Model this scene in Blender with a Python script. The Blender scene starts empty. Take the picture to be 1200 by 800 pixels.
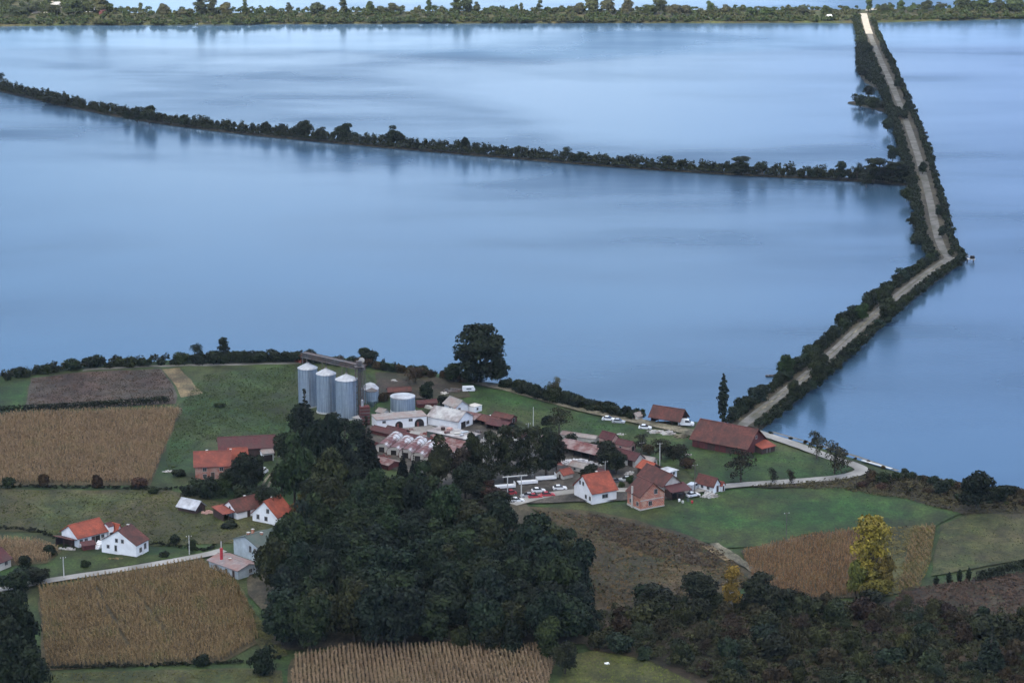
import bpy, math, random
import numpy as np
from mathutils import Vector
from mathutils.geometry import tessellate_polygon
random.seed(7); RNG = np.random.default_rng(7)
S = bpy.context.scene; COL = S.collection
R = math.radians; PI = math.pi
G = 1.2                       # height of the land above the water

# ------------------------------------------------------------------ camera
H = 232.0; F = 3000.0; PITCH = math.atan(750/F)
cp, sp = math.cos(PITCH), math.sin(PITCH)
def at(u, v, z=G):
    """ground point seen at photo pixel u, v (1200 x 800)"""
    dx = (u-600)/F; q = (v-400)/F
    dy = cp - sp*q; dz = -sp - cp*q
    t = (z-H)/dz
    return (dx*t, dy*t)
def ppm(v, z=G):              # upright photo pixels per metre
    q = (v-400)/F
    return F/((z-H)/(-sp-cp*q))*0.955
cam = bpy.data.cameras.new('camera'); co = bpy.data.objects.new('camera', cam); COL.objects.link(co)
co.location = (0, 0, H); co.rotation_euler = (PI/2-PITCH, 0, 0)
cam.sensor_width = 36; cam.lens = 36*F/1200; cam.clip_start = 1; cam.clip_end = 40000
S.camera = co

# ------------------------------------------------------------------ materials
def lin(c): return tuple(((x/255)/12.92 if x/255 <= .04045 else ((x/255+.055)/1.055)**2.4) for x in c)
def nm(name):
    m = bpy.data.materials.new(name); m.use_nodes = True
    nt = m.node_tree; b = nt.nodes['Principled BSDF']
    return m, nt, b
def noise(nt, scale, detail=4, rough=.6, coord='Object', sc=(1,1,1), rot=0):
    tc = nt.nodes.new('ShaderNodeTexCoord'); mp = nt.nodes.new('ShaderNodeMapping')
    mp.inputs['Scale'].default_value = sc; mp.inputs['Rotation'].default_value = (0,0,rot)
    n = nt.nodes.new('ShaderNodeTexNoise'); n.inputs['Scale'].default_value = scale
    n.inputs['Detail'].default_value = detail; n.inputs['Roughness'].default_value = rough
    if coord == 'World':
        g = nt.nodes.new('ShaderNodeNewGeometry'); nt.links.new(g.outputs['Position'], mp.inputs['Vector'])
    else: nt.links.new(tc.outputs[coord], mp.inputs['Vector'])
    nt.links.new(mp.outputs[0], n.inputs['Vector'])
    return n
def ramp(nt, src, stops):
    r = nt.nodes.new('ShaderNodeValToRGB'); e = r.color_ramp.elements
    while len(e) < len(stops): e.new(.5)
    for i, (p, c) in enumerate(stops):
        e[i].position = p; e[i].color = (*c, 1) if len(c) == 3 else c
    nt.links.new(src, r.inputs[0]); return r
def mixc(nt, a, b, fac, mode='MIX'):
    m = nt.nodes.new('ShaderNodeMix'); m.data_type = 'RGBA'; m.blend_type = mode
    for s, x in ((6, a), (7, b), (0, fac)):
        if hasattr(x, 'links'): nt.links.new(x, m.inputs[s])
        elif s == 0: m.inputs[0].default_value = x
        else: m.inputs[s].default_value = (*x, 1)
    return m.outputs[2]
def bump(nt, b, src, dist=.1, strength=.5):
    n = nt.nodes.new('ShaderNodeBump'); n.inputs['Distance'].default_value = dist; n.inputs['Strength'].default_value = strength
    nt.links.new(src, n.inputs['Height']); nt.links.new(n.outputs[0], b.inputs['Normal'])
def surf(name, c1, c2, scale=2, c3=None, scale2=.2, rough=.85, metal=0, sc=(1,1,1), coord='Object', bmp=0, spec=.3, rot=0, big=.5, tone=.87):
    """two tone noise; c3 is blended in by a second coarser noise"""
    m, nt, b = nm(name)
    n = noise(nt, scale, sc=sc, coord=coord, rot=rot)
    out = ramp(nt, n.outputs[0], [(.34, c1), (.66, c2)]).outputs[0]
    if c3:
        n2 = noise(nt, scale2, 3, coord=coord)
        f = ramp(nt, n2.outputs[0], [(.5-.12, (0,0,0)), (.5+.14, (big*2 if big < .5 else 1,)*3)]).outputs[0]
        out = mixc(nt, out, c3, f)
    if coord == 'World' and tone:
        for sc_, det, lo, hi in ((.22, 4, .62, 1.40), (.045, 3, .75, 1.28), (1.6, 2, .72, 1.30)):
            nn = noise(nt, sc_, det, coord='World', sc=(1,.55,1), rot=.3)
            out = mixc(nt, out, ramp(nt, nn.outputs[0], [(.36,(lo*tone,lo*tone,lo*tone*.97)), (.64,(hi*tone,hi*tone,hi*tone*.97))]).outputs[0], 1.0, 'MULTIPLY')
    nt.links.new(out, b.inputs['Base Color'])
    b.inputs['Roughness'].default_value = rough; b.inputs['Metallic'].default_value = metal
    b.inputs['Specular IOR Level'].default_value = spec
    if bmp: bump(nt, b, n.outputs[0], bmp, .8)
    return m
def mul(c, k): return tuple(x*k for x in c)

M = {}
M['grass'] = surf('grass', (.014,.046,.009), (.032,.074,.015), .6, (.048,.058,.018), .035, coord='World', bmp=.15)
M['lush'] = surf('lush_grass', (.014,.052,.009), (.028,.078,.014), .5, (.042,.056,.013), .03, coord='World', bmp=.12)
M['meadow'] = surf('meadow_grass', (.034,.052,.013), (.062,.070,.022), .5, (.072,.062,.028), .05, coord='World', bmp=.15)
M['olive'] = surf('olive_meadow', (.056,.070,.015), (.092,.100,.026), .45, (.078,.074,.028), .06, coord='World', bmp=.15)
M['scrubland'] = surf('rough_pasture', (.058,.042,.020), (.100,.070,.036), .35, (.034,.036,.015), .05, coord='World', bmp=.2)
M['heath'] = surf('dry_weeds', (.036,.026,.017), (.062,.042,.028), .5, (.036,.036,.017), .08, coord='World', bmp=.2)
M['plough'] = surf('ploughed_soil', (.056,.035,.028), (.088,.056,.044), .4, (.072,.062,.050), .05, sc=(3,.25,1), coord='World', bmp=.15)
M['stubble'] = surf('straw_stubble', (.16,.115,.06), (.25,.18,.10), .5, (.12,.10,.055), .12, coord='World')
M['cornsoil'] = surf('corn_field_soil', (.060,.048,.026), (.10,.078,.04), .8, coord='World')
M['strips'] = surf('green_strip_crop', (.040,.060,.022), (.12,.105,.045), .25, (.07,.075,.03), .08, sc=(2.2,.12,1), coord='World', rot=R(-8))
M['bank'] = surf('bank_earth', (.05,.045,.03), (.09,.075,.05), .5, coord='World')
M['gravel'] = surf('road_gravel', (.105,.102,.095), (.20,.192,.18), .5, (.075,.075,.058), .12, coord='World', tone=0)
M['sunlitgravel_sand'] = surf('sunlit_gravel_and_sand', (.30,.27,.22), (.42,.38,.31), .3, coord='World', tone=0)  # road gravel with sunlight put into its colour; also the pale sand patches
M['asphalt'] = surf('pale_asphalt', (.22,.215,.20), (.34,.33,.31), .4, (.17,.165,.15), .1, coord='World', tone=0)
M['track'] = surf('dirt_track', (.16,.14,.11), (.26,.23,.18), .5, (.11,.105,.07), .2, coord='World')
M['yard'] = surf('yard_concrete', (.22,.21,.20), (.36,.35,.33), .35, (.15,.14,.13), .12, coord='World', tone=0)
M['lot'] = surf('dark_yard', (.032,.030,.028), (.070,.062,.055), .5, (.12,.105,.095), .15, coord='World')
m = bpy.data.materials.new('cloud'); m.use_nodes = True; nt_ = m.node_tree; nt_.nodes.remove(nt_.nodes['Principled BSDF']); M['cloud'] = m
tb = nt_.nodes.new('ShaderNodeBsdfTranslucent'); tb.inputs[0].default_value = (.94,.94,.95,1); nt_.links.new(tb.outputs[0], nt_.nodes['Material Output'].inputs[0])

def tiles(name, c1, c2, c3): return surf(name, c1, c2, 1.6, c3, .35, sc=(1,1,1), rough=.8, bmp=.08)
M['orange'] = tiles('orange_roof_tiles', (.23,.052,.030), (.33,.080,.044), (.16,.044,.030))
M['orange2'] = tiles('warm_red_roof_tiles', (.18,.048,.032), (.27,.072,.046), (.14,.044,.034))
M['red'] = tiles('red_brown_roof_tiles', (.075,.028,.022), (.135,.046,.036), (.055,.028,.024))
M['darkred'] = tiles('dark_maroon_roof_tiles', (.050,.017,.020), (.105,.031,.032), (.065,.034,.032))
M['rust'] = tiles('rusty_roof_sheets', (.075,.026,.026), (.16,.055,.048), (.24,.19,.18))
M['greenroof'] = surf('dark_green_roof', (.045,.075,.068), (.07,.10,.09), 1.5, (.09,.10,.09), .3)
M['greyroof'] = surf('grey_fibre_cement_roof', (.20,.19,.18), (.30,.285,.27), .8, (.24,.17,.15), .25)
M['paleroof'] = surf('pale_sheet_roof', (.32,.32,.315), (.48,.475,.465), .6, (.20,.17,.165), .25)
M['pinkroof'] = surf('weathered_pink_grey_roof', (.17,.145,.145), (.26,.225,.22), .7, (.22,.13,.115), .3)
M['metalroof'] = surf('bare_metal_roof', (.38,.40,.43), (.50,.52,.55), .8, (.22,.22,.23), .3, rough=.5)
M['white'] = surf('white_plaster', (.76,.78,.80), (.84,.85,.86), .8, (.68,.69,.70), .3)
M['cream'] = surf('cream_plaster', (.46,.44,.40), (.60,.57,.52), .8, (.38,.36,.32), .3)
M['bluewall'] = surf('pale_blue_plaster', (.38,.44,.48), (.48,.54,.57), .8, (.32,.36,.38), .3)
M['darkwood'] = surf('dark_planks', (.035,.025,.022), (.075,.045,.038), 2, sc=(4,4,.3))
M['redwood'] = surf('maroon_planks', (.07,.022,.022), (.13,.038,.036), 2, sc=(3,3,.3))
M['pinkwall'] = surf('bare_pink_block', (.36,.20,.17), (.50,.33,.28), 1.5)
M['orangewall'] = surf('orange_block_wall', (.24,.065,.042), (.34,.12,.08), 1.5, (.36,.24,.2), .5)
M['glass'] = surf('window_glass', (.02,.025,.03), (.05,.055,.065), 1, rough=.15, spec=.5)
M['dark'] = surf('dark_interior', (.012,.011,.011), (.03,.025,.024), 1)
M['frame'] = surf('window_frame', (.30,.28,.26), (.42,.40,.38), 2)
M['concrete'] = surf('pole_concrete', (.40,.40,.38), (.52,.52,.50), 1.5)
M['redpaint'] = surf('red_paint', (.36,.03,.04), (.46,.05,.06), 2)
M['rubber'] = surf('tyre_rubber', (.02,.02,.02), (.035,.035,.035), 3)
M['carwhite'] = surf('white_car_paint', (.70,.72,.74), (.76,.78,.80), 1, rough=.3, spec=.5)
M['carsilver'] = surf('silver_car_paint', (.36,.38,.40), (.44,.46,.48), 1, rough=.3, spec=.5)
M['carred'] = surf('red_car_paint', (.32,.03,.04), (.40,.05,.06), 1, rough=.35, spec=.5)
M['cargrey'] = surf('dark_grey_car_paint', (.06,.07,.08), (.09,.10,.11), 1, rough=.3, spec=.5)
M['carblue'] = surf('light_blue_car_paint', (.20,.42,.62), (.28,.50,.70), 1, rough=.35, spec=.5)
M['lamp'] = surf('headlight_glass', (.6,.6,.6), (.7,.7,.7), 1, rough=.2, spec=.5)
M['bark'] = surf('bark', (.045,.036,.028), (.09,.075,.06), 2, sc=(3,3,.6))
M['birch'] = surf('birch_bark', (.36,.35,.32), (.52,.50,.47), 1.2, (.12,.11,.10), 1.0)
M['rubble'] = surf('pale_rubble', (.34,.33,.32), (.55,.54,.52), 1.2, (.22,.20,.18), .5)
M['sacks'] = surf('white_bales', (.50,.50,.52), (.72,.71,.72), 1.6, (.30,.28,.28), .5)
M['tarpblue'] = surf('blue_tarp', (.30,.42,.55), (.42,.55,.68), 2)
M['iron'] = surf('weathered_steel', (.06,.065,.07), (.13,.13,.135), 1.2, (.12,.085,.07), .4, rough=.6, metal=.2)
M['rustiron'] = surf('rusty_red_steel', (.14,.045,.04), (.24,.08,.065), 1.2, rough=.7)

def m_galv():
    m, nt, b = nm('galvanised_corrugated_steel')
    n = noise(nt, 1.2, 4, sc=(1.8,1.8,.10)); c = ramp(nt, n.outputs[0], [(.3,(.15,.20,.26)), (.7,(.34,.41,.48))]).outputs[0]
    n2 = noise(nt, .7, 3); c = mixc(nt, c, (.20,.24,.28), ramp(nt, n2.outputs[0], [(.5,(0,0,0)), (.7,(.6,.6,.6))]).outputs[0])
    nt.links.new(c, b.inputs['Base Color']); b.inputs['Metallic'].default_value = .35; b.inputs['Roughness'].default_value = .5
    return m
M['galv'] = m_galv()
def m_brick():
    m, nt, b = nm('unplastered_brick')
    tc = nt.nodes.new('ShaderNodeTexCoord'); br = nt.nodes.new('ShaderNodeTexBrick')
    mp = nt.nodes.new('ShaderNodeMapping'); mp.inputs['Rotation'].default_value = (R(90),0,0)
    sx = nt.nodes.new('ShaderNodeSeparateXYZ'); cx = nt.nodes.new('ShaderNodeCombineXYZ'); ad = nt.nodes.new('ShaderNodeMath')
    nt.links.new(tc.outputs['Object'], sx.inputs[0]); nt.links.new(sx.outputs[0], ad.inputs[0]); nt.links.new(sx.outputs[1], ad.inputs[1])
    nt.links.new(ad.outputs[0], cx.inputs[0]); nt.links.new(sx.outputs[2], cx.inputs[1]); nt.links.new(cx.outputs[0], br.inputs['Vector'])
    br.inputs['Scale'].default_value = 1; br.inputs['Brick Width'].default_value = .62; br.inputs['Row Height'].default_value = .42
    br.inputs['Mortar Size'].default_value = .05; br.inputs['Color1'].default_value = (.44,.085,.04,1); br.inputs['Color2'].default_value = (.26,.05,.04,1)
    br.inputs['Mortar'].default_value = (.52,.36,.25,1)
    n = noise(nt, .5, 3); f = ramp(nt, n.outputs[0], [(.54,(0,0,0)), (.68,(.5,.5,.5))]).outputs[0]
    nt.links.new(mixc(nt, br.outputs[0], (.58,.42,.30), f), b.inputs['Base Color']); b.inputs['Roughness'].default_value = .9
    return m
M['brick'] = m_brick()

def m_leaf():
    m, nt, b = nm('foliage')
    oi = nt.nodes.new('ShaderNodeObjectInfo')
    n = noise(nt, .45, 3, coord='World'); n2 = noise(nt, 2.6, 2, coord='World')
    k = ramp(nt, n.outputs[0], [(.3,(.20,.22,.20)), (.72,(.80,.78,.54))]).outputs[0]
    k2 = ramp(nt, n2.outputs[0], [(.3,(.70,.70,.70)), (.7,(1.3,1.3,1.2))]).outputs[0]
    c = mixc(nt, oi.outputs['Color'], k, 1.0, 'MULTIPLY'); c = mixc(nt, c, k2, 1.0, 'MULTIPLY')
    hs = nt.nodes.new('ShaderNodeHueSaturation'); mr = nt.nodes.new('ShaderNodeMapRange')
    mr.inputs[3].default_value = .485; mr.inputs[4].default_value = .515
    nt.links.new(oi.outputs['Random'], mr.inputs[0]); nt.links.new(mr.outputs[0], hs.inputs['Hue'])
    nt.links.new(c, hs.inputs['Color']); nt.links.new(hs.outputs[0], b.inputs['Base Color'])
    b.inputs['Roughness'].default_value = .75; b.inputs['Specular IOR Level'].default_value = .2
    return m
M['leaf'] = m_leaf()

def m_water():
    m, nt, b = nm('pond_water')
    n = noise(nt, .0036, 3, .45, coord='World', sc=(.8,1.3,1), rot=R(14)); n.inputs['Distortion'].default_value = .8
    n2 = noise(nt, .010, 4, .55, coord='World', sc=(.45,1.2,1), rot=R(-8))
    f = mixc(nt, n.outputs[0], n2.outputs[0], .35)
    rr = ramp(nt, f, [(.42,(.12,)*3), (.52,(.19,)*3), (.63,(.36,)*3)]).outputs[0]      # calm and wind-ruffled patches
    nt.links.new(rr, b.inputs['Roughness'])
    nt.links.new(ramp(nt, f, [(.42,(.046,.092,.146)), (.63,(.026,.062,.108))]).outputs[0], b.inputs['Base Color'])      # lighter calm and darker ruffled reflections painted into the base colour
    b.inputs['IOR'].default_value = 1.333; b.inputs['Specular IOR Level'].default_value = .5
    w = noise(nt, 1.1, 3, .55, coord='World', sc=(.6,1.4,1)); w2 = noise(nt, .16, 3, .5, coord='World', sc=(.5,1.8,1))
    bm = nt.nodes.new('ShaderNodeBump'); bm.inputs['Distance'].default_value = .06
    nt.links.new(w.outputs[0], bm.inputs['Height'])
    st = ramp(nt, f, [(.42,(.3,)*3), (.64,(.8,)*3)]).outputs[0]; nt.links.new(st, bm.inputs['Strength'])
    nt.links.new(bm.outputs[0], b.inputs['Normal'])
    return m
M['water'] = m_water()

# ------------------------------------------------------------------ mesh helpers
class MB:
    def __init__(s): s.v = []; s.f = []
    def add(s, vs, fs):
        n = len(s.v); s.v += [tuple(map(float, p)) for p in vs]; s.f += [tuple(i+n for i in f) for f in fs]; return s
    def box(s, x0,x1,y0,y1,z0,z1):
        return s.add([(x0,y0,z0),(x1,y0,z0),(x1,y1,z0),(x0,y1,z0),(x0,y0,z1),(x1,y0,z1),(x1,y1,z1),(x0,y1,z1)],
                     [(3,2,1,0),(4,5,6,7),(0,1,5,4),(1,2,6,5),(2,3,7,6),(3,0,4,7)])
    def ext(s, prof, ax, a0, a1):
        """profile of (p, z) points extruded along axis ax from a0 to a1"""
        n = len(prof)
        P = (lambda a, p: (a, p[0], p[1])) if ax == 'x' else (lambda a, p: (p[0], a, p[1]))
        vs = [P(a0, p) for p in prof]+[P(a1, p) for p in prof]
        fs = [(i, (i+1) % n, n+(i+1) % n, n+i) for i in range(n)]+[tuple(range(n))[::-1], tuple(range(n, 2*n))]
        return s.add(vs, fs)
    def lathe(s, prof, cx=0, cy=0, n=32):
        m = len(prof); vs = [(cx+r*math.cos(2*PI*i/n), cy+r*math.sin(2*PI*i/n), z) for r, z in prof for i in range(n)]
        fs = [(j*n+i, j*n+(i+1) % n, (j+1)*n+(i+1) % n, (j+1)*n+i) for j in range(m-1) for i in range(n)]
        fs += [tuple(range(n))[::-1], tuple((m-1)*n+i for i in range(n))]
        return s.add(vs, fs)
    def tube(s, a, b, r0, r1=None, n=8):
        r1 = r0 if r1 is None else r1; a = Vector(a); b = Vector(b); d = (b-a).normalized()
        x = d.orthogonal().normalized(); y = d.cross(x)
        vs = [a+(x*math.cos(2*PI*i/n)+y*math.sin(2*PI*i/n))*r0 for i in range(n)]+[b+(x*math.cos(2*PI*i/n)+y*math.sin(2*PI*i/n))*r1 for i in range(n)]
        return s.add(vs, [(i, (i+1) % n, n+(i+1) % n, n+i) for i in range(n)]+[tuple(range(n))[::-1], tuple(range(n, 2*n))])
    def mesh(s, name, mat, smooth=False):
        me = bpy.data.meshes.new(name); me.from_pydata(s.v, [], s.f); me.materials.append(mat)
        if smooth: me.polygons.foreach_set('use_smooth', [True]*len(me.polygons))
        me.update(); return me
    def build(s, name, mat, parent=None, smooth=False):
        return link(name, s.mesh(name, mat, smooth), parent)
def link(name, me, parent=None):
    o = bpy.data.objects.new(name, me); COL.objects.link(o)
    if parent is not None: o.parent = parent
    return o
def tag(o, label=None, cat=None, group=None, kind=None):
    if label: o['label'] = label
    if cat: o['category'] = cat
    if group: o['group'] = group
    if kind: o['kind'] = kind
    return o
def thing(name, loc, rz, label, cat, group=None):
    o = bpy.data.objects.new(name, None); COL.objects.link(o); o.empty_display_size = .5
    o.location = loc; o.rotation_euler = (0,0,rz); return tag(o, label, cat, group)
def np_mesh(name, v, nq, mat, tri=False):
    k = 3 if tri else 4
    me = bpy.data.meshes.new(name); me.vertices.add(len(v)); me.vertices.foreach_set('co', v.astype('f').ravel())
    me.loops.add(nq*k); me.loops.foreach_set('vertex_index', np.arange(nq*k, dtype='i'))
    me.polygons.add(nq); me.polygons.foreach_set('loop_start', np.arange(0, nq*k, k, dtype='i'))
    me.materials.append(mat); me.update(calc_edges=True); return me

# ------------------------------------------------------------------ foliage
def leaf_quads(P, N, s):
    """quads at points P facing roughly N, half size s; (n*4,3) vertices"""
    n = len(P); N = N+RNG.normal(0, .55, (n,3)); N /= np.linalg.norm(N, axis=1)[:,None]+1e-9
    A = np.cross(N, RNG.normal(0, 1, (n,3))); A /= np.linalg.norm(A, axis=1)[:,None]+1e-9
    B = np.cross(N, A); s = s[:,None]; e = .75+.5*RNG.random((n,1))
    q = np.stack([P-A*s*e-B*s*.4, P+A*s*.3-B*s/e, P+A*s*e+B*s*.5, P-A*s*.4+B*s/e], 1)
    return q.reshape(-1,3)
def clump_cloud(C, Rr, n, s0, s1, flat=.8):
    """n leaves spread on and in the clumps (centres C, radii Rr)"""
    p = Rr**2/np.sum(Rr**2); idx = RNG.choice(len(C), n, p=p)
    d = RNG.normal(0, 1, (n,3)); d /= np.linalg.norm(d, axis=1)[:,None]
    d[:,2] = np.where(d[:,2] < -.35, -d[:,2], d[:,2])
    rad = Rr[idx]*(1-.38*RNG.random(n)**2.0)
    lump = 1+.18*np.sin(d[:,0]*7+idx)*np.cos(d[:,1]*6+idx*2)
    P = C[idx]+d*(rad*lump)[:,None]*np.array([1,1,flat])
    return leaf_quads(P, d, s0+(s1-s0)*RNG.random(n))
def crown_mesh(name, kind, W, Ht, n, s0=.16, s1=.34):
    """crown of width W; the whole plant Ht tall; kinds: round, spreading, tall, spruce, poplar, bush, bare"""
    C = []; Rr = []
    def put(x, y, z, r): C.append((x,y,z)); Rr.append(r)
    if kind == 'spruce':
        k = 26
        for i in range(k):
            z = Ht*(.10+.86*i/(k-1)); rr = (W/2)*(1-i/(k-.3))**.9
            m = max(1, int(8*(1-i/k)))
            for j in range(m):
                a = 2*PI*j/m+i*.9; r = rr*.62 if m > 1 else 0
                put(r*math.cos(a), r*math.sin(a), z-RNG.random()*.4, max(.30, rr*.36))
    elif kind == 'poplar':
        for i in range(26):
            t = i/25; z = Ht*(.08+.88*t); rr = (W/2)*(math.sin(PI*min(1,.12+.86*t))**.6)*.6; a = i*2.4
            put(rr*.5*math.cos(a), rr*.5*math.sin(a), z, max(.35, rr*(.75+.4*RNG.random())))
    else:
        low, top, cnt, rs = {'round':(.22,.98,20,.25), 'spreading':(.16,.98,44,.14), 'tall':(.16,.99,26,.24), 'bush':(.05,.95,11,.28), 'bare':(.2,.98,16,.18)}[kind]
        for i in range(cnt):
            for _ in range(30):
                z = low+(top-low)*RNG.random(); t = (z-low)/(top-low)
                env = math.sin(PI*min(1, .18+.80*t))**.55 if kind != 'tall' else math.sin(PI*min(1,.22+.72*t))**.7
                a = 2*PI*RNG.random(); q = RNG.random()**.5*env
                r = rs*W*(.7+.6*RNG.random())
                x, y = q*(W/2-r*.75)*math.cos(a), q*(W/2-r*.75)*math.sin(a)
                zz = z*Ht
                if zz+r*.8 > Ht*1.02: continue
                break
            put(x, y, max(zz, r*.55), r)
        if kind != 'spreading': put(0, 0, (low+(top-low)*.45)*Ht, .28*W)
    C = np.array(C); Rr = np.array(Rr)
    v = clump_cloud(C, Rr, n, s0, s1)
    v[:,2] = np.maximum(v[:,2], .02)
    return np_mesh(name, v, n, M['leaf'])
def trunk_mesh(Ht, W, kind, mat):
    mb = MB(); r = .022*Ht+.05; top = Ht*(.93 if kind in ('spruce','poplar') else .62)
    lean = RNG.normal(0, .02*Ht, 2) if kind not in ('spruce','poplar') else (0,0)
    mb.tube((0,0,-.3), (lean[0]*.4, lean[1]*.4, Ht*.3), r*1.25, r*.85); mb.tube((lean[0]*.4, lean[1]*.4, Ht*.3), (lean[0], lean[1], top), r*.85, r*.25)
    if kind not in ('spruce','poplar'):
        for i in range(7):
            a = i*2.4; z = Ht*(.25+.05*i); q = W*(.25+.1*RNG.random())
            mb.tube((lean[0]*.5, lean[1]*.5, z), (q*math.cos(a), q*math.sin(a), z+Ht*(.2+.1*RNG.random())), r*.45, r*.12, 6)
    return mb.mesh('trunk', mat, True)
PRO = {}
def proto(key, kind, W, Ht, n, s0, s1, k=3, mat='bark'):
    PRO[key] = [(crown_mesh('crown', kind, W, Ht, n, s0, s1), trunk_mesh(Ht, W, kind, M[mat]), W, Ht) for _ in range(k)]
proto('round', 'round', 10, 12, 5200, .20, .42, 5)
proto('spreading', 'spreading', 21, 19, 9000, .28, .55, 1)
proto('tall', 'tall', 7, 15, 4200, .18, .38, 4)
proto('birch', 'tall', 6.5, 15, 2600, .15, .32, 3, 'birch')
proto('bigbirch', 'tall', 11, 21, 4200, .20, .42, 1)
proto('spruce', 'spruce', 6.5, 15, 4500, .16, .34, 3)
proto('poplar', 'poplar', 4.2, 17, 2600, .18, .34, 1)
proto('bush', 'bush', 5.5, 4, 1500, .14, .34, 5)
proto('bare', 'bare', 8, 8, 1500, .10, .24, 3)

DK = (.022,.036,.020); MID = (.034,.052,.022); GRN = (.045,.078,.028); OLV = (.070,.080,.028); YEL = (.34,.28,.045)
BRN = (.075,.050,.030); RED = (.085,.040,.035); BLU = (.030,.052,.038); GREY = (.085,.085,.062)
def jit(c, a=.18):
    k = 1+random.uniform(-a, a); return tuple(max(.004, x*k*(1+random.uniform(-.06,.06))) for x in c)
def tree_xy(x, y, key, h, col, label, name='tree', cat='tree', group=None, w=None, z=G, var=None):
    cm, tm, W0, H0 = PRO[key][random.randrange(len(PRO[key])) if var is None else var]
    s = h/H0; sw = (w/W0) if w else s*random.uniform(.92,1.08)
    t = thing(name, (x,y,z), random.uniform(0, 2*PI), label, cat, group); t.scale = (sw, sw, s)
    link('trunk', tm, t); c = link('crown', cm, t); c.color = (*col, 1); return t
def tree(u, v, key, hpx, col, label, wpx=None, **kw):
    x, y = at(u, v); k = ppm(v)
    return tree_xy(x, y, key, hpx/k, jit(col, .08), label, w=(wpx/k*.97 if wpx else None), **kw)
def bush_xy(x, y, h, w, col, label, group=None, key='bush', name='bush', cat='bush', z=G):
    cm, tm, W0, H0 = random.choice(PRO[key])
    o = link(name, cm); o.location = (x, y, z-.1); o.rotation_euler = (0,0,random.uniform(0, 2*PI))
    o.scale = (w/W0, w/W0*random.uniform(.85,1.15), h/H0); o.color = (*col, 1); return tag(o, label, cat, group)
def bush(u, v, hpx, wpx, col, label, group=None, **kw):
    x, y = at(u, v); k = ppm(v); return bush_xy(x, y, hpx/k, wpx/k, jit(col), label, group, **kw)
def scrub(name, spots, col, label, cat, per=260, s0=.16, s1=.36):
    """spots: (x, y, radius, height) of low growth nobody could count"""
    vs = []; tot = 0
    for x, y, r, h in spots:
        k = 5; a = RNG.random(k)*2*PI; q = RNG.random(k)*r*.6
        C = np.stack([x+q*np.cos(a), y+q*np.sin(a), G+h*(.25+.35*RNG.random(k))], 1); Rr = np.full(k, r*.45)
        v = clump_cloud(C, Rr, per, s0, s1, flat=max(.3, h/r*.9)); v[:,2] = np.maximum(v[:,2], G-1.0); vs.append(v); tot += per
    o = link(name, np_mesh(name, np.concatenate(vs), tot, M['leaf'])); o.color = (*col, 1)
    return tag(o, label, cat, kind='stuff')

def inside(p, poly):
    x, y = p; c = False; n = len(poly); j = n-1
    for i in range(n):
        xi, yi = poly[i]; xj, yj = poly[j]
        if (yi > y) != (yj > y) and x < (xj-xi)*(y-yi)/(yj-yi)+xi: c = not c
        j = i
    return c
def W(poly, z=G): return [at(u, v, z) for u, v in poly]
def poisson(poly, d, n=4000, rnd=None):
    rnd = rnd or random; xs = [p[0] for p in poly]; ys = [p[1] for p in poly]; out = []
    for _ in range(n):
        p = (rnd.uniform(min(xs), max(xs)), rnd.uniform(min(ys), max(ys)))
        if inside(p, poly) and all((p[0]-q[0])**2+(p[1]-q[1])**2 > d*d for q in out): out.append(p)
    return out
def along(pts, step, j=0):
    out = []; carry = 0
    for (x0,y0),(x1,y1) in zip(pts, pts[1:]):
        L = math.hypot(x1-x0, y1-y0); dx, dy = (x1-x0)/L, (y1-y0)/L; s = carry
        while s < L:
            out.append((x0+dx*s+random.uniform(-j,j), y0+dy*s+random.uniform(-j,j), dx, dy)); s += step*random.uniform(.75,1.25)
        carry = s-L
    return out
def smooth(pts, it=2):
    for _ in range(it):
        q = [pts[0]]
        for a, b in zip(pts, pts[1:]):
            q += [(a[0]*.75+b[0]*.25, a[1]*.75+b[1]*.25), (a[0]*.25+b[0]*.75, a[1]*.25+b[1]*.75)]
        pts = q+[pts[-1]]
    return pts

# ------------------------------------------------------------------ ground sheets
LAYER = [0]
def sheet(name, poly, mat, label, cat, wpoly=None, jag=.6, kind='structure', lift=None):
    pts = wpoly or W(poly); out = []
    for a, b in zip(pts, pts[1:]+pts[:1]):
        L = math.hypot(b[0]-a[0], b[1]-a[1]); n = max(1, int(L/6))
        for i in range(n):
            t = i/n; out.append((a[0]+(b[0]-a[0])*t+random.uniform(-jag,jag)*(i > 0), a[1]+(b[1]-a[1])*t+random.uniform(-jag,jag)*(i > 0)))
    LAYER[0] += 1; z = G+.02+.012*LAYER[0] if lift is None else lift
    tr = tessellate_polygon([[Vector((x,y,0)) for x, y in out]])
    fs = []
    for t in tr:
        a, b, c = (Vector((*out[i],0)) for i in t); fs.append(t if (b-a).cross(c-a).z > 0 else t[::-1])
    o = MB().add([(x,y,z) for x, y in out], fs).build(name, mat); return tag(o, label, cat, kind=kind)
def ribbon(name, pts, width, mat, label, cat='road', z=None, kind='structure', wvar=0, thick=None):
    if z is None: LAYER[0] += 1; z = G+.06+.012*LAYER[0]
    vs = []; n = len(pts)
    for i, (x, y) in enumerate(pts):
        a = pts[max(0,i-1)]; b = pts[min(n-1,i+1)]; L = math.hypot(b[0]-a[0], b[1]-a[1]) or 1
        nx, ny = -(b[1]-a[1])/L, (b[0]-a[0])/L; w = (width if not callable(width) else width(i/(n-1)))/2*(1+random.uniform(-wvar,wvar))
        vs += [(x+nx*w, y+ny*w, z), (x-nx*w, y-ny*w, z)]
    fs = [(2*i+1, 2*i+3, 2*i+2, 2*i) for i in range(n-1)]
    o = MB().add(vs, fs).build(name, mat); return tag(o, label, cat, kind=kind)
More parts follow.
